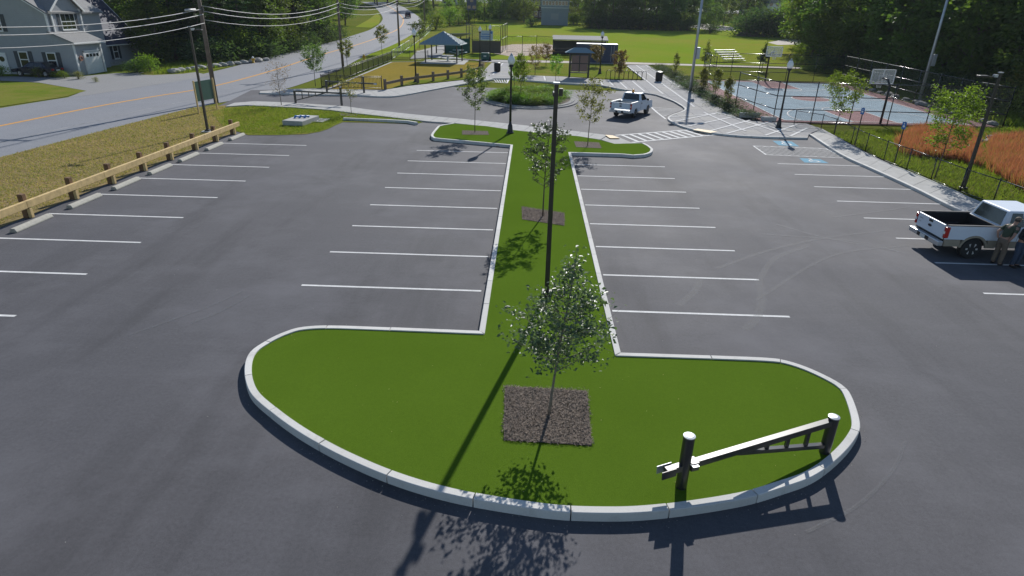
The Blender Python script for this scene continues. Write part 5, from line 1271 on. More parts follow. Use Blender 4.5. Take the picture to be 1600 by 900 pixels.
def pickup(loc, rz, label, L=5.8, Wd=2.0, cab0=2.15, cab1=4.15, bed=True, two=None, crew=True, liner='darkplastic', wheel_r=.41, beacon=False):
    """x forward from the rear bumper; y left"""
    o = empty('pickup_truck', loc, rz, label, 'pickup truck'); hw = Wd/2; P_ = M['truckwhite']; lo = M[two] if two else P_
    ra, fa = 1.28, L-1.02; zb, zs, zr = 1.34, .92, 1.93
    ar = wheel_r+.10
    for s in (1, -1):      # bed sides with wheel arch, tan lower band
        y0, y1 = s*(hw-.09), s*hw
        side = MB().extr([(.12, .78)]+[(ra-ar*.98, .78)]+[(ra+ar*math.cos(t), wheel_r+ar*math.sin(t)) for t in np.linspace(math.pi-.78, .78, 9)]+[(ra+ar*.98, .78), (cab0, .78), (cab0, zb), (.12, zb)], min(y0, y1), max(y0, y1)).build('bed_side', P_, o, bevel=.018, fix=True)
        MB().extr([(.14, .50), (ra-ar-.02, .50), (ra-ar-.02, .775), (.14, .775)], min(s*(hw-.1), s*(hw-.005)), max(s*(hw-.1), s*(hw-.005))).build('lower_trim', lo, o, bevel=.012, fix=True)
        MB().extr([(ra+ar+.02, .46), (cab0, .46), (cab0, .775), (ra+ar+.02, .775)], min(s*(hw-.1), s*(hw-.005)), max(s*(hw-.1), s*(hw-.005))).build('lower_trim', lo, o, bevel=.012, fix=True)
        fl = [(ra+(ar+.05)*math.cos(t), wheel_r+(ar+.05)*math.sin(t)) for t in np.linspace(math.pi-.12, .12, 13)]+[(ra+(ar-.03)*math.cos(t), wheel_r+(ar-.03)*math.sin(t)) for t in np.linspace(.12, math.pi-.12, 13)]
        MB().extr(fl, min(s*(hw-.06), s*(hw+.018)), max(s*(hw-.06), s*(hw+.018))).build('wheel_arch', lo, o, fix=True)
        fl = [(fa+(ar+.05)*math.cos(t), wheel_r+(ar+.05)*math.sin(t)) for t in np.linspace(math.pi-.12, .12, 13)]+[(fa+(ar-.03)*math.cos(t), wheel_r+(ar-.03)*math.sin(t)) for t in np.linspace(.12, math.pi-.12, 13)]
        MB().extr(fl, min(s*(hw-.06), s*(hw+.018)), max(s*(hw-.06), s*(hw+.018))).build('wheel_arch', lo, o, fix=True)
        MB().box((cab0/2+.06, s*(hw-.045), zb+.012), (cab0-.12, .11, .03)).build('bed_rail', M['darkplastic'] if two else M['white'], o)
        tl = MB().box((.135, s*(hw-.035), 1.06), (.16, .11, .44)).build('tail_lamp', M['redlamp'], o, bevel=.02)
        MB().box((.05, s*(hw-.05), 1.05), (.02, .09, .1)).build('reverse_lens', M['white'], tl)
        wheel(o, ra, s*(hw-.15), wheel_r, .28, s); wheel(o, fa, s*(hw-.15), wheel_r, .28, s)
    MB().box((cab0/2+.05, 0, .70), (cab0-.12, Wd-.2, .1)).build('bed_floor', M[liner], o)
    MB().box((cab0-.06, 0, .98), (.06, Wd-.2, .68)).build('bed_front', M[liner], o)
    for s in (1, -1):
        MB().box((cab0/2+.05, s*(hw-.11), 1.04), (cab0-.14, .03, .58)).build('bed_liner', M[liner], o)
        MB().box((ra, s*(hw-.22), .85), (.9, .2, .22)).build('wheel_well', M[liner], o, bevel=.03)
    tg = MB().box((.10, 0, 1.06), (.08, Wd-.26, .56)).build('tailgate', P_, o, bevel=.02)
    MB().box((.15, 0, 1.06), (.03, Wd-.3, .5)).build('tailgate_liner', M[liner], tg)
    MB().box((.055, 0, 1.24), (.02, .24, .09)).build('handle', M['darkplastic'], tg)
    em = MB().lathe([(.07, 0), (.07, .012)], (0, 0, 0), 16, 'X').build('emblem', M['darkcar'], tg); em.location = (.045, 0, 1.05); em.scale = (1, 1.7, .75)
    MB().box((.055, .62, 1.16), (.006, .22, .035)).build('badge', M['galv'], tg); MB().box((.055, .66, 1.02), (.006, .12, .03)).build('badge', M['galv'], tg)
    bp = MB().box((.0, 0, .60), (.22, Wd-.02, .2)).build('rear_bumper', M['chrome'], o, bevel=.03)
    MB().box((-.115, 0, .60), (.012, .75, .16)).build('step_pad', M['darkplastic'], bp); MB().box((-.125, 0, .60), (.012, .32, .15)).build('number_plate', M['plate'], bp)
    MB().box((.5, 0, .48), (.8, 1.2, .14)).build('underbody', M['darkplastic'], o); MB().box((L/2, 0, .45), (L-1.6, .9, .16)).build('chassis', M['darkplastic'], o)
    MB().cyl((.25, -.55, .42), (1.0, -.55, .42), .035, n=8).build('exhaust', M['galv'], o)
    # cab lower body, bonnet
    bodyp = [(cab0+.02, .5), (fa-ar, .5)]+[(fa+ar*math.cos(t), wheel_r+ar*math.sin(t)) for t in np.linspace(math.pi-.15, .15, 11)]+[(L-.08, .5), (L, .62), (L, .95), (L-.06, 1.12), (L-.4, 1.18), (cab1+.35, 1.26), (cab0+.02, 1.30)]
    bd = MB().extr(bodyp, -hw, hw).build('cab_body', P_, o, bevel=.03, fix=True)
    if two:
        for s in (1, -1): MB().box(((cab0+fa-ar)/2, s*(hw+.004), .64), (fa-ar-cab0-.06, .02, .27)).build('lower_trim', lo, o)
    # greenhouse
    x0, x1, x2, x3 = cab0+.04, cab1+.45, cab0+.24, cab1-.42
    yb, yt = hw-.04, hw-.2
    gb = MB(); gb.add([(x0, -yb, 1.27), (x1, -yb, 1.24), (x1, yb, 1.24), (x0, yb, 1.27), (x2, -yt, zr), (x3, -yt, zr), (x3, yt, zr), (x2, yt, zr)], [(3, 2, 1, 0), (4, 5, 6, 7), (0, 1, 5, 4), (1, 2, 6, 5), (2, 3, 7, 6), (3, 0, 4, 7)])
    cabn = gb.build('cab_roof', P_, o, bevel=.05)
    V_ = [Vector(v) for v in gb.v]
    def pane(i, j, k, l, u0, u1, v0, v1, nm):
        f = lambda u, v: V_[i].lerp(V_[j], u).lerp(V_[l].lerp(V_[k], u), v)
        MB().slab(f(u0, v0), f(u1, v0), f(u1, v1), f(u0, v1), .014).build(nm, M['glass'], cabn)
    pane(3, 0, 4, 7, .08, .92, .14, .90, 'rear_window'); pane(1, 2, 6, 5, .06, .94, .08, .92, 'windscreen')
    if crew:
        pane(0, 1, 5, 4, .10, .36, .12, .88, 'side_window'); pane(0, 1, 5, 4, .40, .84, .12, .88, 'side_window'); pane(2, 3, 7, 6, .64, .90, .12, .88, 'side_window'); pane(2, 3, 7, 6, .16, .60, .12, .88, 'side_window')
    else:
        pane(0, 1, 5, 4, .16, .84, .12, .88, 'side_window'); pane(2, 3, 7, 6, .16, .84, .12, .88, 'side_window')
    MB().box((x2+.03, 0, zr-.05), (.05, .36, .05)).build('brake_lamp', M['redlamp'], cabn)
    for s in (1, -1):
        MB().box((cab1-.05, s*(hw+.12), 1.36), (.12, .2, .2)).build('mirror', M['darkplastic'] if not two else P_, o, bevel=.03)
        for x in ((cab0+.55, cab1-.75) if crew else (cab1-1.2,)): MB().box((x, s*(hw+.012), 1.13), (.16, .03, .05)).build('door_handle', M['darkplastic'] if not two else P_, o)
        for x in ((cab0+.05, cab0+.72, cab1+.12) if crew else (cab0+.12, cab1+.12)): MB().box((x, s*(hw+.0005), .9), (.012, .006, .74)).build('door_gap', M['darkplastic'], o)
        MB().box((L-.06, s*(hw-.25), .92), (.14, .4, .2)).build('head_lamp', M['chrome'], o, bevel=.02)
    MB().box((L+.04, 0, .6), (.2, Wd-.02, .22)).build('front_bumper', M['chrome'], o, bevel=.03); MB().box((L+.0, 0, .92), (.06, Wd-.75, .26)).build('grille', M['darkplastic'], o)
    if beacon:
        b_ = MB().lathe([(.12, 0), (.12, .05)], ((x2+x3)/2-.2, 0, zr), 12).build('beacon_base', M['darkplastic'], o)
        MB().lathe([(.1, 0), (.11, .14), (.08, .22), (.02, .25)], ((x2+x3)/2-.2, 0, zr+.05), 12).build('beacon', M['amber'], o, True)
    return o
tp = Vector((14.5, 21.9, .004)); th = R_(0.5)
fw = Vector((math.cos(th), math.sin(th), 0)); lf_ = Vector((-fw.y, fw.x, 0))
truck = pickup(tp, th, 'white and tan pickup truck parked with its tail to the lot at the right edge', two='trucktan'); truck.scale = (.9, .9, .9)
q1, q2 = P(960, 181), P(1010, 176)
ra_ = P(992, 183); fr_ = P(1011, 176.5)
hd = R_(60.1)
fw2 = Vector((math.cos(hd), math.sin(hd), 0)); lt2 = Vector((-fw2.y, fw2.x, 0)); mid = Vector((6.99, 51.06, .004))+fw2*1.28*.92
t2 = pickup(mid-fw2*1.18, hd, 'older white pickup with an amber roof beacon driving round the roundabout', L=5.3, Wd=1.95, cab0=2.3, cab1=3.75, crew=False, liner='galv', wheel_r=.38, beacon=True); t2.scale = (.92, .92, .92)
bx = empty('tool_box', mid-fw2*1.18+fw2*1.8+Vector((0, 0, .70)), hd, 'grey steel tool chest lying across the bed of the beacon truck', 'tool box'); bx.scale = (.92, .92, .92)
MB().box((0, 0, .28), (.45, 1.45, .5)).build('chest', M['galv'], bx, bevel=.02); MB().box((0, 0, .55), (.48, 1.5, .05)).build('lid', M['galv'], bx)
for k in range(4):
    o = MB().box((0, 0, 0), (.9, .28, .1)).build('timber_offcut', M['brick'], None, bevel=.01); o.location = mid-fw2*1.18+fw2*1.1-lt2*(.35-.24*k)+Vector((0, 0, .755+.03*(k % 2))); o.rotation_euler.z = hd+.1*k
    tag(o, 'reddish timber piece lying in the bed of the beacon truck', 'timber', 'timber pieces in the truck bed')
def car(loc, rz, label, paint, suv=False, name='parked_car'):
    o = empty(name, loc, rz, label, 'car'); hw = .9; L = 4.6; zt = 1.72 if suv else 1.44; zb = 1.0 if suv else .88
    body = [(0, .45), (.42, .45)]+[(.82+.38*math.cos(t), .32+.38*math.sin(t)) for t in np.linspace(math.pi-.3, .3, 7)]+[(3.35, .3)]+[(3.72+.38*math.cos(t), .32+.38*math.sin(t)) for t in np.linspace(math.pi-.1, .3, 7)]+[(L, .4), (L, .7), (3.5, zb), (.2, zb+.03), (0, .85)]
    MB().extr(body, -hw, hw).build('body', paint, o, bevel=.05, fix=True)
    x0, x1, x2, x3 = (.05, 3.5, .35, 2.5) if suv else (.45, 3.45, 1.15, 2.5)
    gb = MB().add([(x0, -hw+.04, zb), (x1, -hw+.04, zb), (x1, hw-.04, zb), (x0, hw-.04, zb), (x2, -.66, zt), (x3, -.66, zt), (x3, .66, zt), (x2, .66, zt)], [(3, 2, 1, 0), (4, 5, 6, 7), (0, 1, 5, 4), (1, 2, 6, 5), (2, 3, 7, 6), (3, 0, 4, 7)])
    cb2 = gb.build('roof', paint, o, bevel=.05); V_ = [Vector(v) for v in gb.v]
    for (i, j, k, l, nm, a, b) in ((3, 0, 4, 7, 'rear_window', .1, .9), (1, 2, 6, 5, 'windscreen', .06, .94), (0, 1, 5, 4, 'side_window', .12, .5), (0, 1, 5, 4, 'side_window', .53, .84), (2, 3, 7, 6, 'side_window', .16, .47), (2, 3, 7, 6, 'side_window', .5, .88)):
        f = lambda u, v: V_[i].lerp(V_[j], u).lerp(V_[l].lerp(V_[k], u), v)
        MB().slab(f(a, .14), f(b, .14), f(b, .88), f(a, .88), .012).build(nm, M['glass'], cb2)
    for s in (1, -1):
        wheel(o, .82, s*(hw-.12), .32, .22, s); wheel(o, 3.72, s*(hw-.12), .32, .22, s)
        MB().box((.02, s*.68, .74), (.05, .36, .16)).build('tail_lamp', M['redlamp'], o); MB().box((L-.08, s*.62, .68), (.12, .4, .14)).build('head_lamp', M['chrome'], o)
        MB().box((2.75, s*(hw+.08), zb+.05), (.12, .18, .12)).build('mirror', paint, o)
    MB().box((0, 0, .48), (.08, 1.7, .2)).build('bumper', M['darkplastic'], o); MB().box((-.03, 0, .66), (.02, .5, .12)).build('number_plate', M['plate'], o)
    return o
sd_ = P(93, 119.5); car(Vector((sd_.x, sd_.y, sd_.z)), math.pi-.05, 'dark sedan parked in front of the grey house', M['darkcar'])
rd_ = P(638.5, 28.5); car(rd_+Vector((-.2, 0, 0)), R_(100), 'dark red car driving away along the road at the bend', M['darkred'], True, 'driving_car')
# ================================================================== PEOPLE
def skin(name, V, E, Rr, mat, parent, root=0, sub=2):
    me = bpy.data.meshes.new(name); me.from_pydata([tuple(v) for v in V], E, []); me.materials.append(mat)
    o = link(bpy.data.objects.new(name, me), parent); md = o.modifiers.new('skin', 'SKIN'); md.use_smooth_shade = True
    for i, r in enumerate(Rr):
        sv = me.skin_vertices[0].data[i]; sv.radius = r if hasattr(r, '__len__') else (r, r); sv.use_root = (i == root)
    s = o.modifiers.new('subsurf', 'SUBSURF'); s.levels = sub; s.render_levels = sub
    return o
def person(loc, rz, label, top, legs, lean=.0, cap=False, bald=False, jacket=False, armpose=0, h=1.76):
    """faces +x; lean moves the upper body forward"""
    o = empty('person', loc, rz, label, 'person'); k = h/1.76
    def v(x, y, z):
        u = max(0, (z-.95)/.8); return Vector((x+lean*u, y, z-lean*lean*u*.35))*k
    J = dict(pel=v(0, 0, .95), sp=v(0, 0, 1.12), ch=v(.02, 0, 1.30), ne=v(.02, 0, 1.48), he=v(.04, 0, 1.56), hm=v(.06, 0, 1.65), ht=v(.06, 0, 1.71))
    ks = list(J); V = [J[a] for a in ks]; Rr = [(.15*k, .12*k), (.145*k, .11*k), (.165*k, .115*k), .055*k, .065*k, (.085*k, .075*k), (.07*k, .06*k)]; E = [(i, i+1) for i in range(6)]
    shirtV = {}; 
    for s in (1, -1):
        n = len(V)
        V += [v(-.02, s*.095, .88), v(.03, s*.11, .5), v(-.02, s*.12, .09), v(.14, s*.135, .04)]; Rr += [.095*k, .065*k, .045*k, (.045*k, .03*k)]
        E += [(0, n), (n, n+1), (n+1, n+2), (n+2, n+3)]
        m_ = len(V)
        sh = v(.0, s*.185, 1.42)
        if armpose == 0: el, wr, fi = v(-.02, s*.25, 1.14), v(.10, s*.22, .92), Vector((.04, 0, -.09))
        elif armpose == 1: el, wr, fi = v(-.12, s*.28, 1.16), v(-.05, s*.2, .96), Vector((.05, -s*.05, -.06))
        else: el, wr, fi = v(.0, s*.27, 1.14), v(.26, s*.10, 1.16), Vector((.08, -s*.03, 0))
        V += [sh, el, wr, wr+fi*.6*k]; Rr += [.062*k, .046*k, .032*k, (.04*k, .022*k)]; E += [(2, m_), (m_, m_+1), (m_+1, m_+2), (m_+2, m_+3)]
        shirtV[s] = (sh, el, wr, fi)
    body = skin('body', V, E, Rr, M['skin'], o)
    for s in (1, -1):          # hands: four fingers of unequal length and a thumb on the side
        sh, el, wr, fi = shirtV[s]; f = fi.normalized(); sd = f.cross(Vector((0, s, .3))).normalized(); pl = wr+fi*.75*k
        for j, (w_, ln) in enumerate(((-.027, .055), (-.009, .066), (.009, .062), (.027, .048))):
            p = pl+sd*w_*k; skin('finger', [p, p+f*ln*.55*k, p+f*ln*k+Vector((0, -s*.012, -.012))*k], [(0, 1), (1, 2)], [.009*k, .008*k, .006*k], M['skin'], body, 0, 1)
        p = wr+fi*.4*k+sd*.03*k; skin('thumb', [p, p+(f*.5+sd*.7)*.035*k, p+(f*.9+sd*.55)*.055*k], [(0, 1), (1, 2)], [.011*k, .009*k, .007*k], M['skin'], body, 0, 1)
    # trousers
    V = [v(0, 0, 1.02), v(0, 0, .93)]; Rr = [(.16*k, .13*k), (.165*k, .14*k)]; E = [(0, 1)]
    for s in (1, -1):
        n = len(V); V += [v(-.02, s*.1, .84), v(.03, s*.11, .5), v(-.02, s*.12, .07)]; Rr += [.108*k, .085*k, .075*k]; E += [(1, n), (n, n+1), (n+1, n+2)]
    skin('trousers', V, E, Rr, M[legs], o)
    V = [v(0, 0, .93), v(0, 0, 1.12), v(.02, 0, 1.30), v(.02, 0, 1.46)]; Rr = [(.178*k, .145*k), (.168*k, .135*k), (.185*k, .14*k), (.075*k, .07*k)]; E = [(0, 1), (1, 2), (2, 3)]
    for s in (1, -1):
        sh, el, wr, fi = shirtV[s]; n = len(V); e2 = wr.lerp(el, .12) if jacket else sh.lerp(el, .75)
        V += [sh]+([el] if jacket else [])+[e2]; Rr += [.08*k]+([.062*k] if jacket else [])+[.05*k if jacket else .068*k]
        E += [(2, n), (n, n+1)]+([(n+1, n+2)] if jacket else [])
    sh_ = skin('jacket' if jacket else 'shirt', V, E, Rr, M[top], o)
    if jacket:
        MB().sphere(v(.155, 0, 1.28), (.045*k, .06*k, .2*k), 10, 8).build('shirt_front', M['paleshirt'], o, True)
    for s in (1, -1):
        MB().sphere(v(.06, s*.128, .05), (.145*k, .052*k, .05*k), 12, 6).build('shoe', M['shoe'], o, True)
    hc = J['hm']; 
    if cap: 
        c = MB().sphere(hc+Vector((-.005, 0, .045))*k, (.108*k, .092*k, .075*k), 14, 8).build('cap', M['khaki'], o, True); MB().sphere(hc+Vector((.12, 0, .03))*k, (.075*k, .07*k, .012*k), 12, 6).build('peak', M['khaki'], c, True)
    if not bald: MB().sphere(hc+Vector((-.025, 0, .01))*k, (.092*k, .088*k, .092*k), 14, 8).build('hair', M['hair'], o, True)
    else: MB().sphere(hc+Vector((-.035, 0, -.02))*k, (.082*k, .084*k, .07*k), 14, 8).build('hair', M['greywood'], o, True)
    for s in (1, -1):
        MB().sphere(hc+Vector((.078, s*.032, .0))*k, (.012*k, .012*k, .008*k), 8, 5).build('eye', M['shoe'], body, True)
        MB().sphere(hc+Vector((.0, s*.086, -.01))*k, (.022*k, .012*k, .032*k), 8, 5).build('ear', M['skin'], body, True)
    MB().sphere(hc+Vector((.098, 0, -.02))*k, (.018*k, .013*k, .024*k), 8, 5).build('nose', M['skin'], body, True)
    MB().sphere(hc+Vector((.082, 0, -.062))*k, (.010*k, .026*k, .006*k), 8, 4).build('mouth', M['redlamp'], body, True)
    return o
p1 = P(1555, 413); person(p1, R_(20), 'person in olive shirt and khaki trousers leaning forward beside the pickup', 'olive', 'khaki', lean=.34, cap=True, armpose=1, h=1.72)
p2 = P(1583, 417); person(p2, R_(-70), 'person in dark jacket and jeans holding papers beside the pickup', 'blazer', 'denim', lean=.05, bald=True, jacket=True, armpose=2, h=1.68)
pp = p2+Vector((.12, -.33, 1.14)); o = MB().box((0, 0, 0), (.22, .16, .012)).build('paper', M['white'], None); o.location = pp; o.rotation_euler = (.5, .2, R_(20)); tag(o, 'white sheet of paper in the hands of the person in the jacket', 'paper')
# ================================================================== BUILDINGS
def window(o, c, w_, h_, ax, sh=True, nm='window', mull=1):
    """ax: outward direction 'x' (+x) or 'y' (-y)"""
    c = Vector(c)
    def bx(dc, d, name, mat, par):
        if ax == 'y': return MB().box(c+Vector((dc[0], -dc[1], dc[2])), (d[0], d[1], d[2])).build(name, M[mat], par)
        return MB().box(c+Vector((dc[1], dc[0], dc[2])), (d[1], d[0], d[2])).build(name, M[mat], par)
    f = bx((0, .03, 0), (w_, .06, h_), nm, 'trim', o)
    for k in range(mull):
        pw_ = (w_-.16)/mull
        for z in (-1, 1): bx((-w_/2+.08+pw_*(k+.5), .065, z*h_*.235), (pw_-.06, .012, h_*.41), 'pane', 'glass', f)
    bx((0, .07, -h_/2-.04), (w_+.1, .12, .07), 'sill', 'trim', f)
    if sh:
        for s in (-1, 1): bx((s*(w_/2+.26), .03, 0), (.42, .05, h_+.05), 'shutter', 'shutter', o)
hb = P(125, 117.5); hs = empty('grey_house', Vector((hb.x, hb.y, hb.z-.05)), 0, 'two storey grey sided house with attached garage across the road', 'house')
# main block with its gable end to the camera; origin at garage front corner
def gable_block(o, x0, x1, y0, y1, ze, zr, wallmat, roofmat, over=.35):
    """ridge runs along y"""
    xm = (x0+x1)/2
    MB().extr([(x0, 0), (x1, 0), (x1, ze), (xm, zr), (x0, ze)], y0, y1).build('wall', M[wallmat], o, fix=True)
    th_ = .18
    for sx in (-1, 1):
        xe = x0-over if sx < 0 else x1+over; sl_ = (zr-ze)/(abs(x1-x0)/2); zl = ze-over*sl_
        r_ = MB().extr([(xe, zl+.02), (xm, zr+.02), (xm, zr+th_+.04), (xe, zl+th_)], y0-over, y1+over).build('roof', M[roofmat], o, fix=True)
        MB().extr([(xe, zl-.1), (xm, zr-.1), (xm, zr+.015), (xe, zl+.015)], y0-over-.03, y0-over+.06).build('rake_trim', M['trim'], r_, fix=True)
gable_block(hs, -14.5, -2.2, 0.0, 9.0, 6.4, 10.3, 'siding', 'greyroof')
MB().box((-2.16, .06, 5.3), (.16, .2, 2.2)).build('corner_board', M['trim'], hs)
# garage wing with shed roof, door faces +x
MB().extr([(-2.2, 0), (0, 0), (0, 3.4), (-2.2, 4.3)], 0.02, 4.6).build('garage_wall', M['siding'], hs, fix=True)
rf = MB().extr([(-2.25, 4.33), (.4, 3.25), (.4, 3.4), (-2.25, 4.5)], -.3, 5.0).build('garage_roof', M['greyroof'], hs, fix=True)
MB().box((.42, 2.35, 3.3), (.1, 5.3, .2)).build('gutter', M['trim'], rf)
for y in (.1, 4.5): MB().box((.03, y, 1.7), (.1, .22, 3.4)).build('corner_board', M['trim'], hs)
gd = MB().box((.04, 2.7, 1.15), (.08, 2.5, 2.3)).build('garage_door', M['trim'], hs)
for k in range(4):
    MB().box((.09, 2.7, .3+.56*k), (.03, 2.44, .5)).build('door_panel', M['trim'], gd)
    MB().box((.11, 1.85+.57*k, 1.98), (.02, .4, .3)).build('pane', M['glass'], gd)
for y in (1.35, 4.05): MB().box((.06, y, 1.22), (.1, .16, 2.45)).build('frame', M['trim'], gd)
MB().box((.06, 2.7, 2.42), (.1, 2.86, .16)).build('frame', M['trim'], gd)
wr_ = MB().tube([(.12, .7+.22*math.cos(a), 1.75+.22*math.sin(a)) for a in np.linspace(0, 6.283, 13)], .07, 6).build('wreath', M['rust'], hs)
# dormer gable facing +x with a triple window
dm = MB().add([(-6, .6, 4.2), (-2.05, .6, 4.2), (-2.05, 5.4, 4.2), (-6, 5.4, 4.2), (-6, .6, 6.7), (-2.05, .6, 6.7), (-2.05, 5.4, 6.7), (-6, 5.4, 6.7), (-6, 3.0, 8.6), (-2.05, 3.0, 8.6)], [(0, 1, 5, 4), (1, 2, 6, 9, 5), (2, 3, 7, 6), (4, 5, 9, 8), (9, 6, 7, 8), (3, 0, 4, 8, 7)]).build('dormer', M['siding'], hs)
for s in (-1, 1):
    MB().slab((-6.2, 3.0+s*2.75, 6.42), (-1.7, 3.0+s*2.75, 6.42), (-1.7, 3.0, 8.68), (-6.2, 3.0, 8.68), .12*s*-1 if s < 0 else -.12).build('dormer_roof', M['greyroof'], dm)
    MB().bar((-1.68, 3.0+s*2.75, 6.42), (-1.68, 3.0, 8.66), .06, .22).build('rake_trim', M['trim'], dm)
    MB().box((-2.0, 3.0+s*2.33, 5.45), (.12, .2, 2.5)).build('corner_board', M['trim'], dm)
window(hs, (-2.05, 3.1, 5.4), 2.3, 1.7, 'x', True, mull=3)
for x, z, mu in ((-5.75, 1.55, 1), (-2.65, 1.5, 1), (-7.7, 5.2, 1)): window(hs, (x, 0, z), 1.05, 1.65, 'y', True)
dr_ = MB().box((-8.2, -.04, 1.1), (1.0, .08, 2.2)).build('front_door', M['trim'], hs); MB().lathe([(.28, 0), (.28, .02)], (-8.2, -.1, 1.55), 12, 'Y').build('pane', M['glass'], dr_)
MB().sphere((-8.5, -.15, 2.6), .14, 10, 6).build('porch_lamp', M['globe'], hs)
# rear wing with the dark roof facing the road
MB().extr([(-11, 0), (-3.2, 0), (-3.2, 2.9), (-7.1, 7.4), (-11, 2.9)], 9.0, 17.2).build('wing_wall', M['siding'], hs, fix=True)
MB().slab((-2.7, 5.0, 2.55), (-2.7, 17.5, 2.55), (-7.1, 17.5, 7.6), (-7.1, 5.0, 7.6), .16).build('wing_roof', M['navyroof'], hs)
MB().bar((-2.68, 5.0, 2.6), (-2.68, 17.5, 2.6), .08, .24).build('fascia', M['trim'], hs)
MB().bar((-2.75, 17.48, 2.7), (-7.1, 17.48, 7.7), .1, .24).build('rake_trim', M['trim'], hs)
window(hs, (-3.18, 12.0, 1.75), 1.0, 1.7, 'x', True)
MB().box((-3.0, 13, .3), (.5, 8, .6)).build('plinth', M['rock'], hs)
# press box
pb_ = P(866, 39.5); o = empty('press_box', pb_, -.03, 'two storey pale blue grey press box behind the field', 'building')
MB().box((0, 2, 1.9), (7.6, 4, 3.8)).build('lower_wall', M['greyblue'], o); MB().box((0, 2, 5.3), (8.0, 4.2, 3.0)).build('upper_wall', M['greyblue'], o)
for k in range(8): 
    f = MB().box((-3.2+.91*k, -.12, 5.75), (.85, .06, 1.2)).build('window', M['trim'], o); MB().box((-3.2+.91*k, -.155, 5.75), (.68, .02, 1.0)).build('pane', M['glass'], f)
MB().box((0, -.14, 4.55), (7.8, .08, .14)).build('ledge', M['trim'], o); MB().box((0, -.02, 2.3), (2.2, .06, 1.6)).build('shutter', M['siding'], o)
m = MB().add([(-4.4, -.6, 6.8), (4.4, -.6, 6.8), (4.4, 2, 9.2), (-4.4, 2, 9.2), (4.4, 4.6, 6.8), (-4.4, 4.6, 6.8)], [(0, 1, 2, 3), (3, 2, 4, 5), (5, 4, 1, 0)]); m.add([(4.4, -.6, 6.8), (4.4, 4.6, 6.8), (4.4, 2, 9.2)], [(0, 1, 2)]); m.add([(-4.4, -.6, 6.8), (-4.4, 2, 9.2), (-4.4, 4.6, 6.8)], [(0, 1, 2)]); m.build('roof', M['greyroof'], o)
# scoreboard
sb = P(737, 37); o = empty('scoreboard', sb, .05, 'blue scoreboard on posts in front of the trees', 'scoreboard')
for s in (-1, 1): MB().box((s*.9, 0, 3.4), (.16, .16, 6.8)).build('post', M['black'], o)
bd = MB().box((0, -.1, 5.6), (2.7, .16, 4.2)).build('board', M['container'], o)
for x, z in ((-.7, 4.3), (.7, 4.3), (0, 6.0)): MB().box((x, -.2, z), (.9, .03, .8)).build('digit_panel', M['glass'], bd)
MB().box((0, -.2, 7.2), (2.6, .03, .8)).build('header', M['signpale'], bd)
# far buildings
def far_building(px0, px1, py, hgt_, depth, wall, roof, label, nwin, floors, gab=False, back=0):
    a, b = P(px0, py), P(px1, py); y = (a.y+b.y)/2+back; L = abs(b.x-a.x)*(y/((a.y+b.y)/2)); xc = (a.x+b.x)/2*(y/((a.y+b.y)/2))
    o = empty('building', (xc, y, g(y)-.3), 0, label, 'building')
    MB().box((0, depth/2, hgt_/2), (L, depth, hgt_)).build('wall', M[wall], o)
    if gab: MB().extr([(-L/2-.4, hgt_), (0, hgt_+L*.3), (L/2+.4, hgt_)], -.5, depth).build('roof', M[roof], o, fix=True)
    else: MB().box((0, depth/2, hgt_+.2), (L+.6, depth+.6, .4)).build('roof', M[roof], o)
    for f in range(floors):
        for k in range(nwin):
            w_ = MB().box((-L/2+L*(k+.5)/nwin, -.03, 1.6+f*3.1), (1.4, .08, 1.7)).build('window', M['trim'], o); MB().box((-L/2+L*(k+.5)/nwin, -.09, 1.6+f*3.1), (1.15, .03, 1.45)).build('pane', M['glass'], w_)
far_building(770, 960, 29, 9.5, 12, 'brick', 'greyroof', 'long dark brick building behind the press box and trees', 22, 3)
far_building(1165, 1200, 24, 5.5, 8, 'greyblue', 'navyroof', 'dark grey blue house far behind the field on the right', 4, 2, True, 6)
far_building(1198, 1216, 26, 5.0, 7, 'trim', 'greyroof', 'white gabled house end far behind the thicket', 2, 2, True)
far_building(690, 722, 8, 5, 8, 'trim', 'greyroof', 'low pale house far beyond the field at the top', 4, 1, True, 8)
o = car(P(1175, 24)+Vector((0, 0, 0)), 0, 'pale parked car far behind the field in front of the grey blue house', M['white'], True)

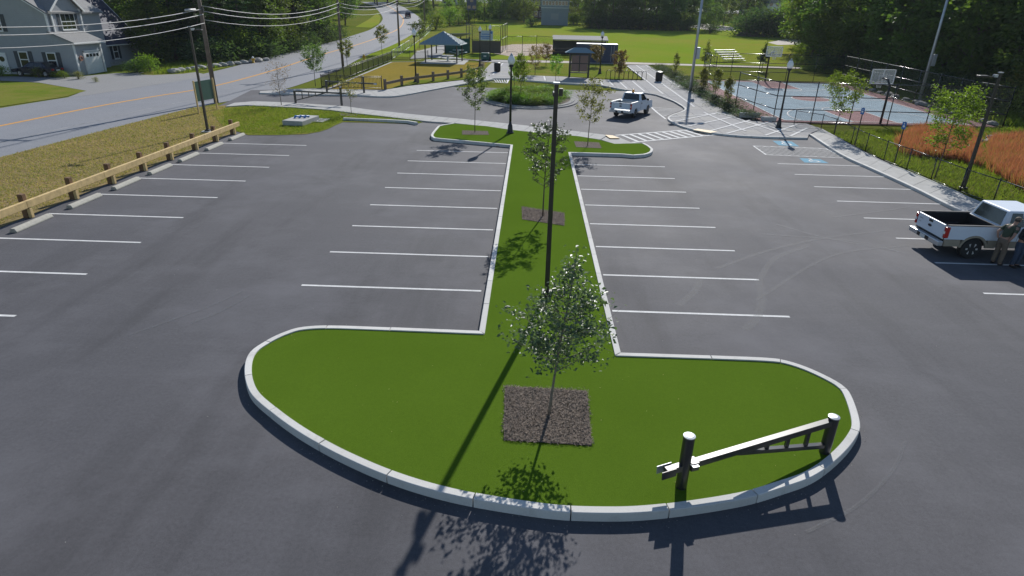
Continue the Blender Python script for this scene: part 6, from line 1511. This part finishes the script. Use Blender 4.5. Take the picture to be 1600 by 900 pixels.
# ---------- fallen leaves and grit
def litter(poly, n, z, size, mat, seed, label):
    rng = np.random.default_rng(seed); a = np.array(poly); lo, hi = a.min(0), a.max(0)
    xs = rng.uniform(lo[0], hi[0], n*4); ys = lo[1]+(hi[1]-lo[1])*rng.random(n*4)**1.4; k = inpoly(xs, ys, poly); xs, ys = xs[k][:n], ys[k][:n]
    o = mobj('fallen_leaves', leaf_mesh('fallen_leaves', np.stack([xs, ys, np.full(len(xs), z)], 1), size, mat, seed, 2.5, .5, 0, .6, .08)); o['kind'] = 'stuff'; tag(o, label, 'leaves')
LIT = leafmat('fallen_leaf', (.42, .36, .20), (.25, .16, .08), (.5, .46, .34), .2, .8, 4, .1, 0)
GRT = leafmat('pale_grit', (.30, .29, .27), (.20, .19, .18), (.38, .36, .33), .02, .9, 4, .1, 0)
litter([q for q in inner_t if q[1] < 37], 70, ZT+.012, .03, LIT, 5, 'few dry leaves and clippings lying on the turf island')
litter([(-19, 3), (19, 3), (19, 36), (-19, 36)], 260, .008, .026, GRT, 6, 'pale grit and dry leaves scattered over the asphalt')
_gut = offset(flat, -.12); rng = np.random.default_rng(9); pk_ = [(_gut[i][0]+rng.normal()*.05, _gut[i][1]+rng.normal()*.05) for i in rng.integers(brk[2], brk[7], 700)]
o = mobj('gutter_grit', leaf_mesh('gutter_grit', np.array([(x, y, .012) for x, y in pk_]), .02, GRT, 7, 2.5, .6, 0, .6, .08)); o['kind'] = 'stuff'; tag(o, 'fine grit collected along the foot of the turf island kerb', 'grit')
# ================================================================== HAZE
hzm = bpy.data.materials.new('haze'); hzm.use_nodes = True; t = hzm.node_tree; t.nodes.remove(t.nodes['Principled BSDF'])
pv3 = N(t, 'VolumePrincipled'); pv3.inputs['Color'].default_value = (.78, .87, 1, 1); pv3.inputs['Density'].default_value = .00013; pv3.inputs['Anisotropy'].default_value = .2
t.links.new(pv3.outputs[0], t.nodes['Material Output'].inputs['Volume'])
o = MB().box((0, 395, 27), (1500, 1000, 60)).build('haze', hzm); o['kind'] = 'stuff'
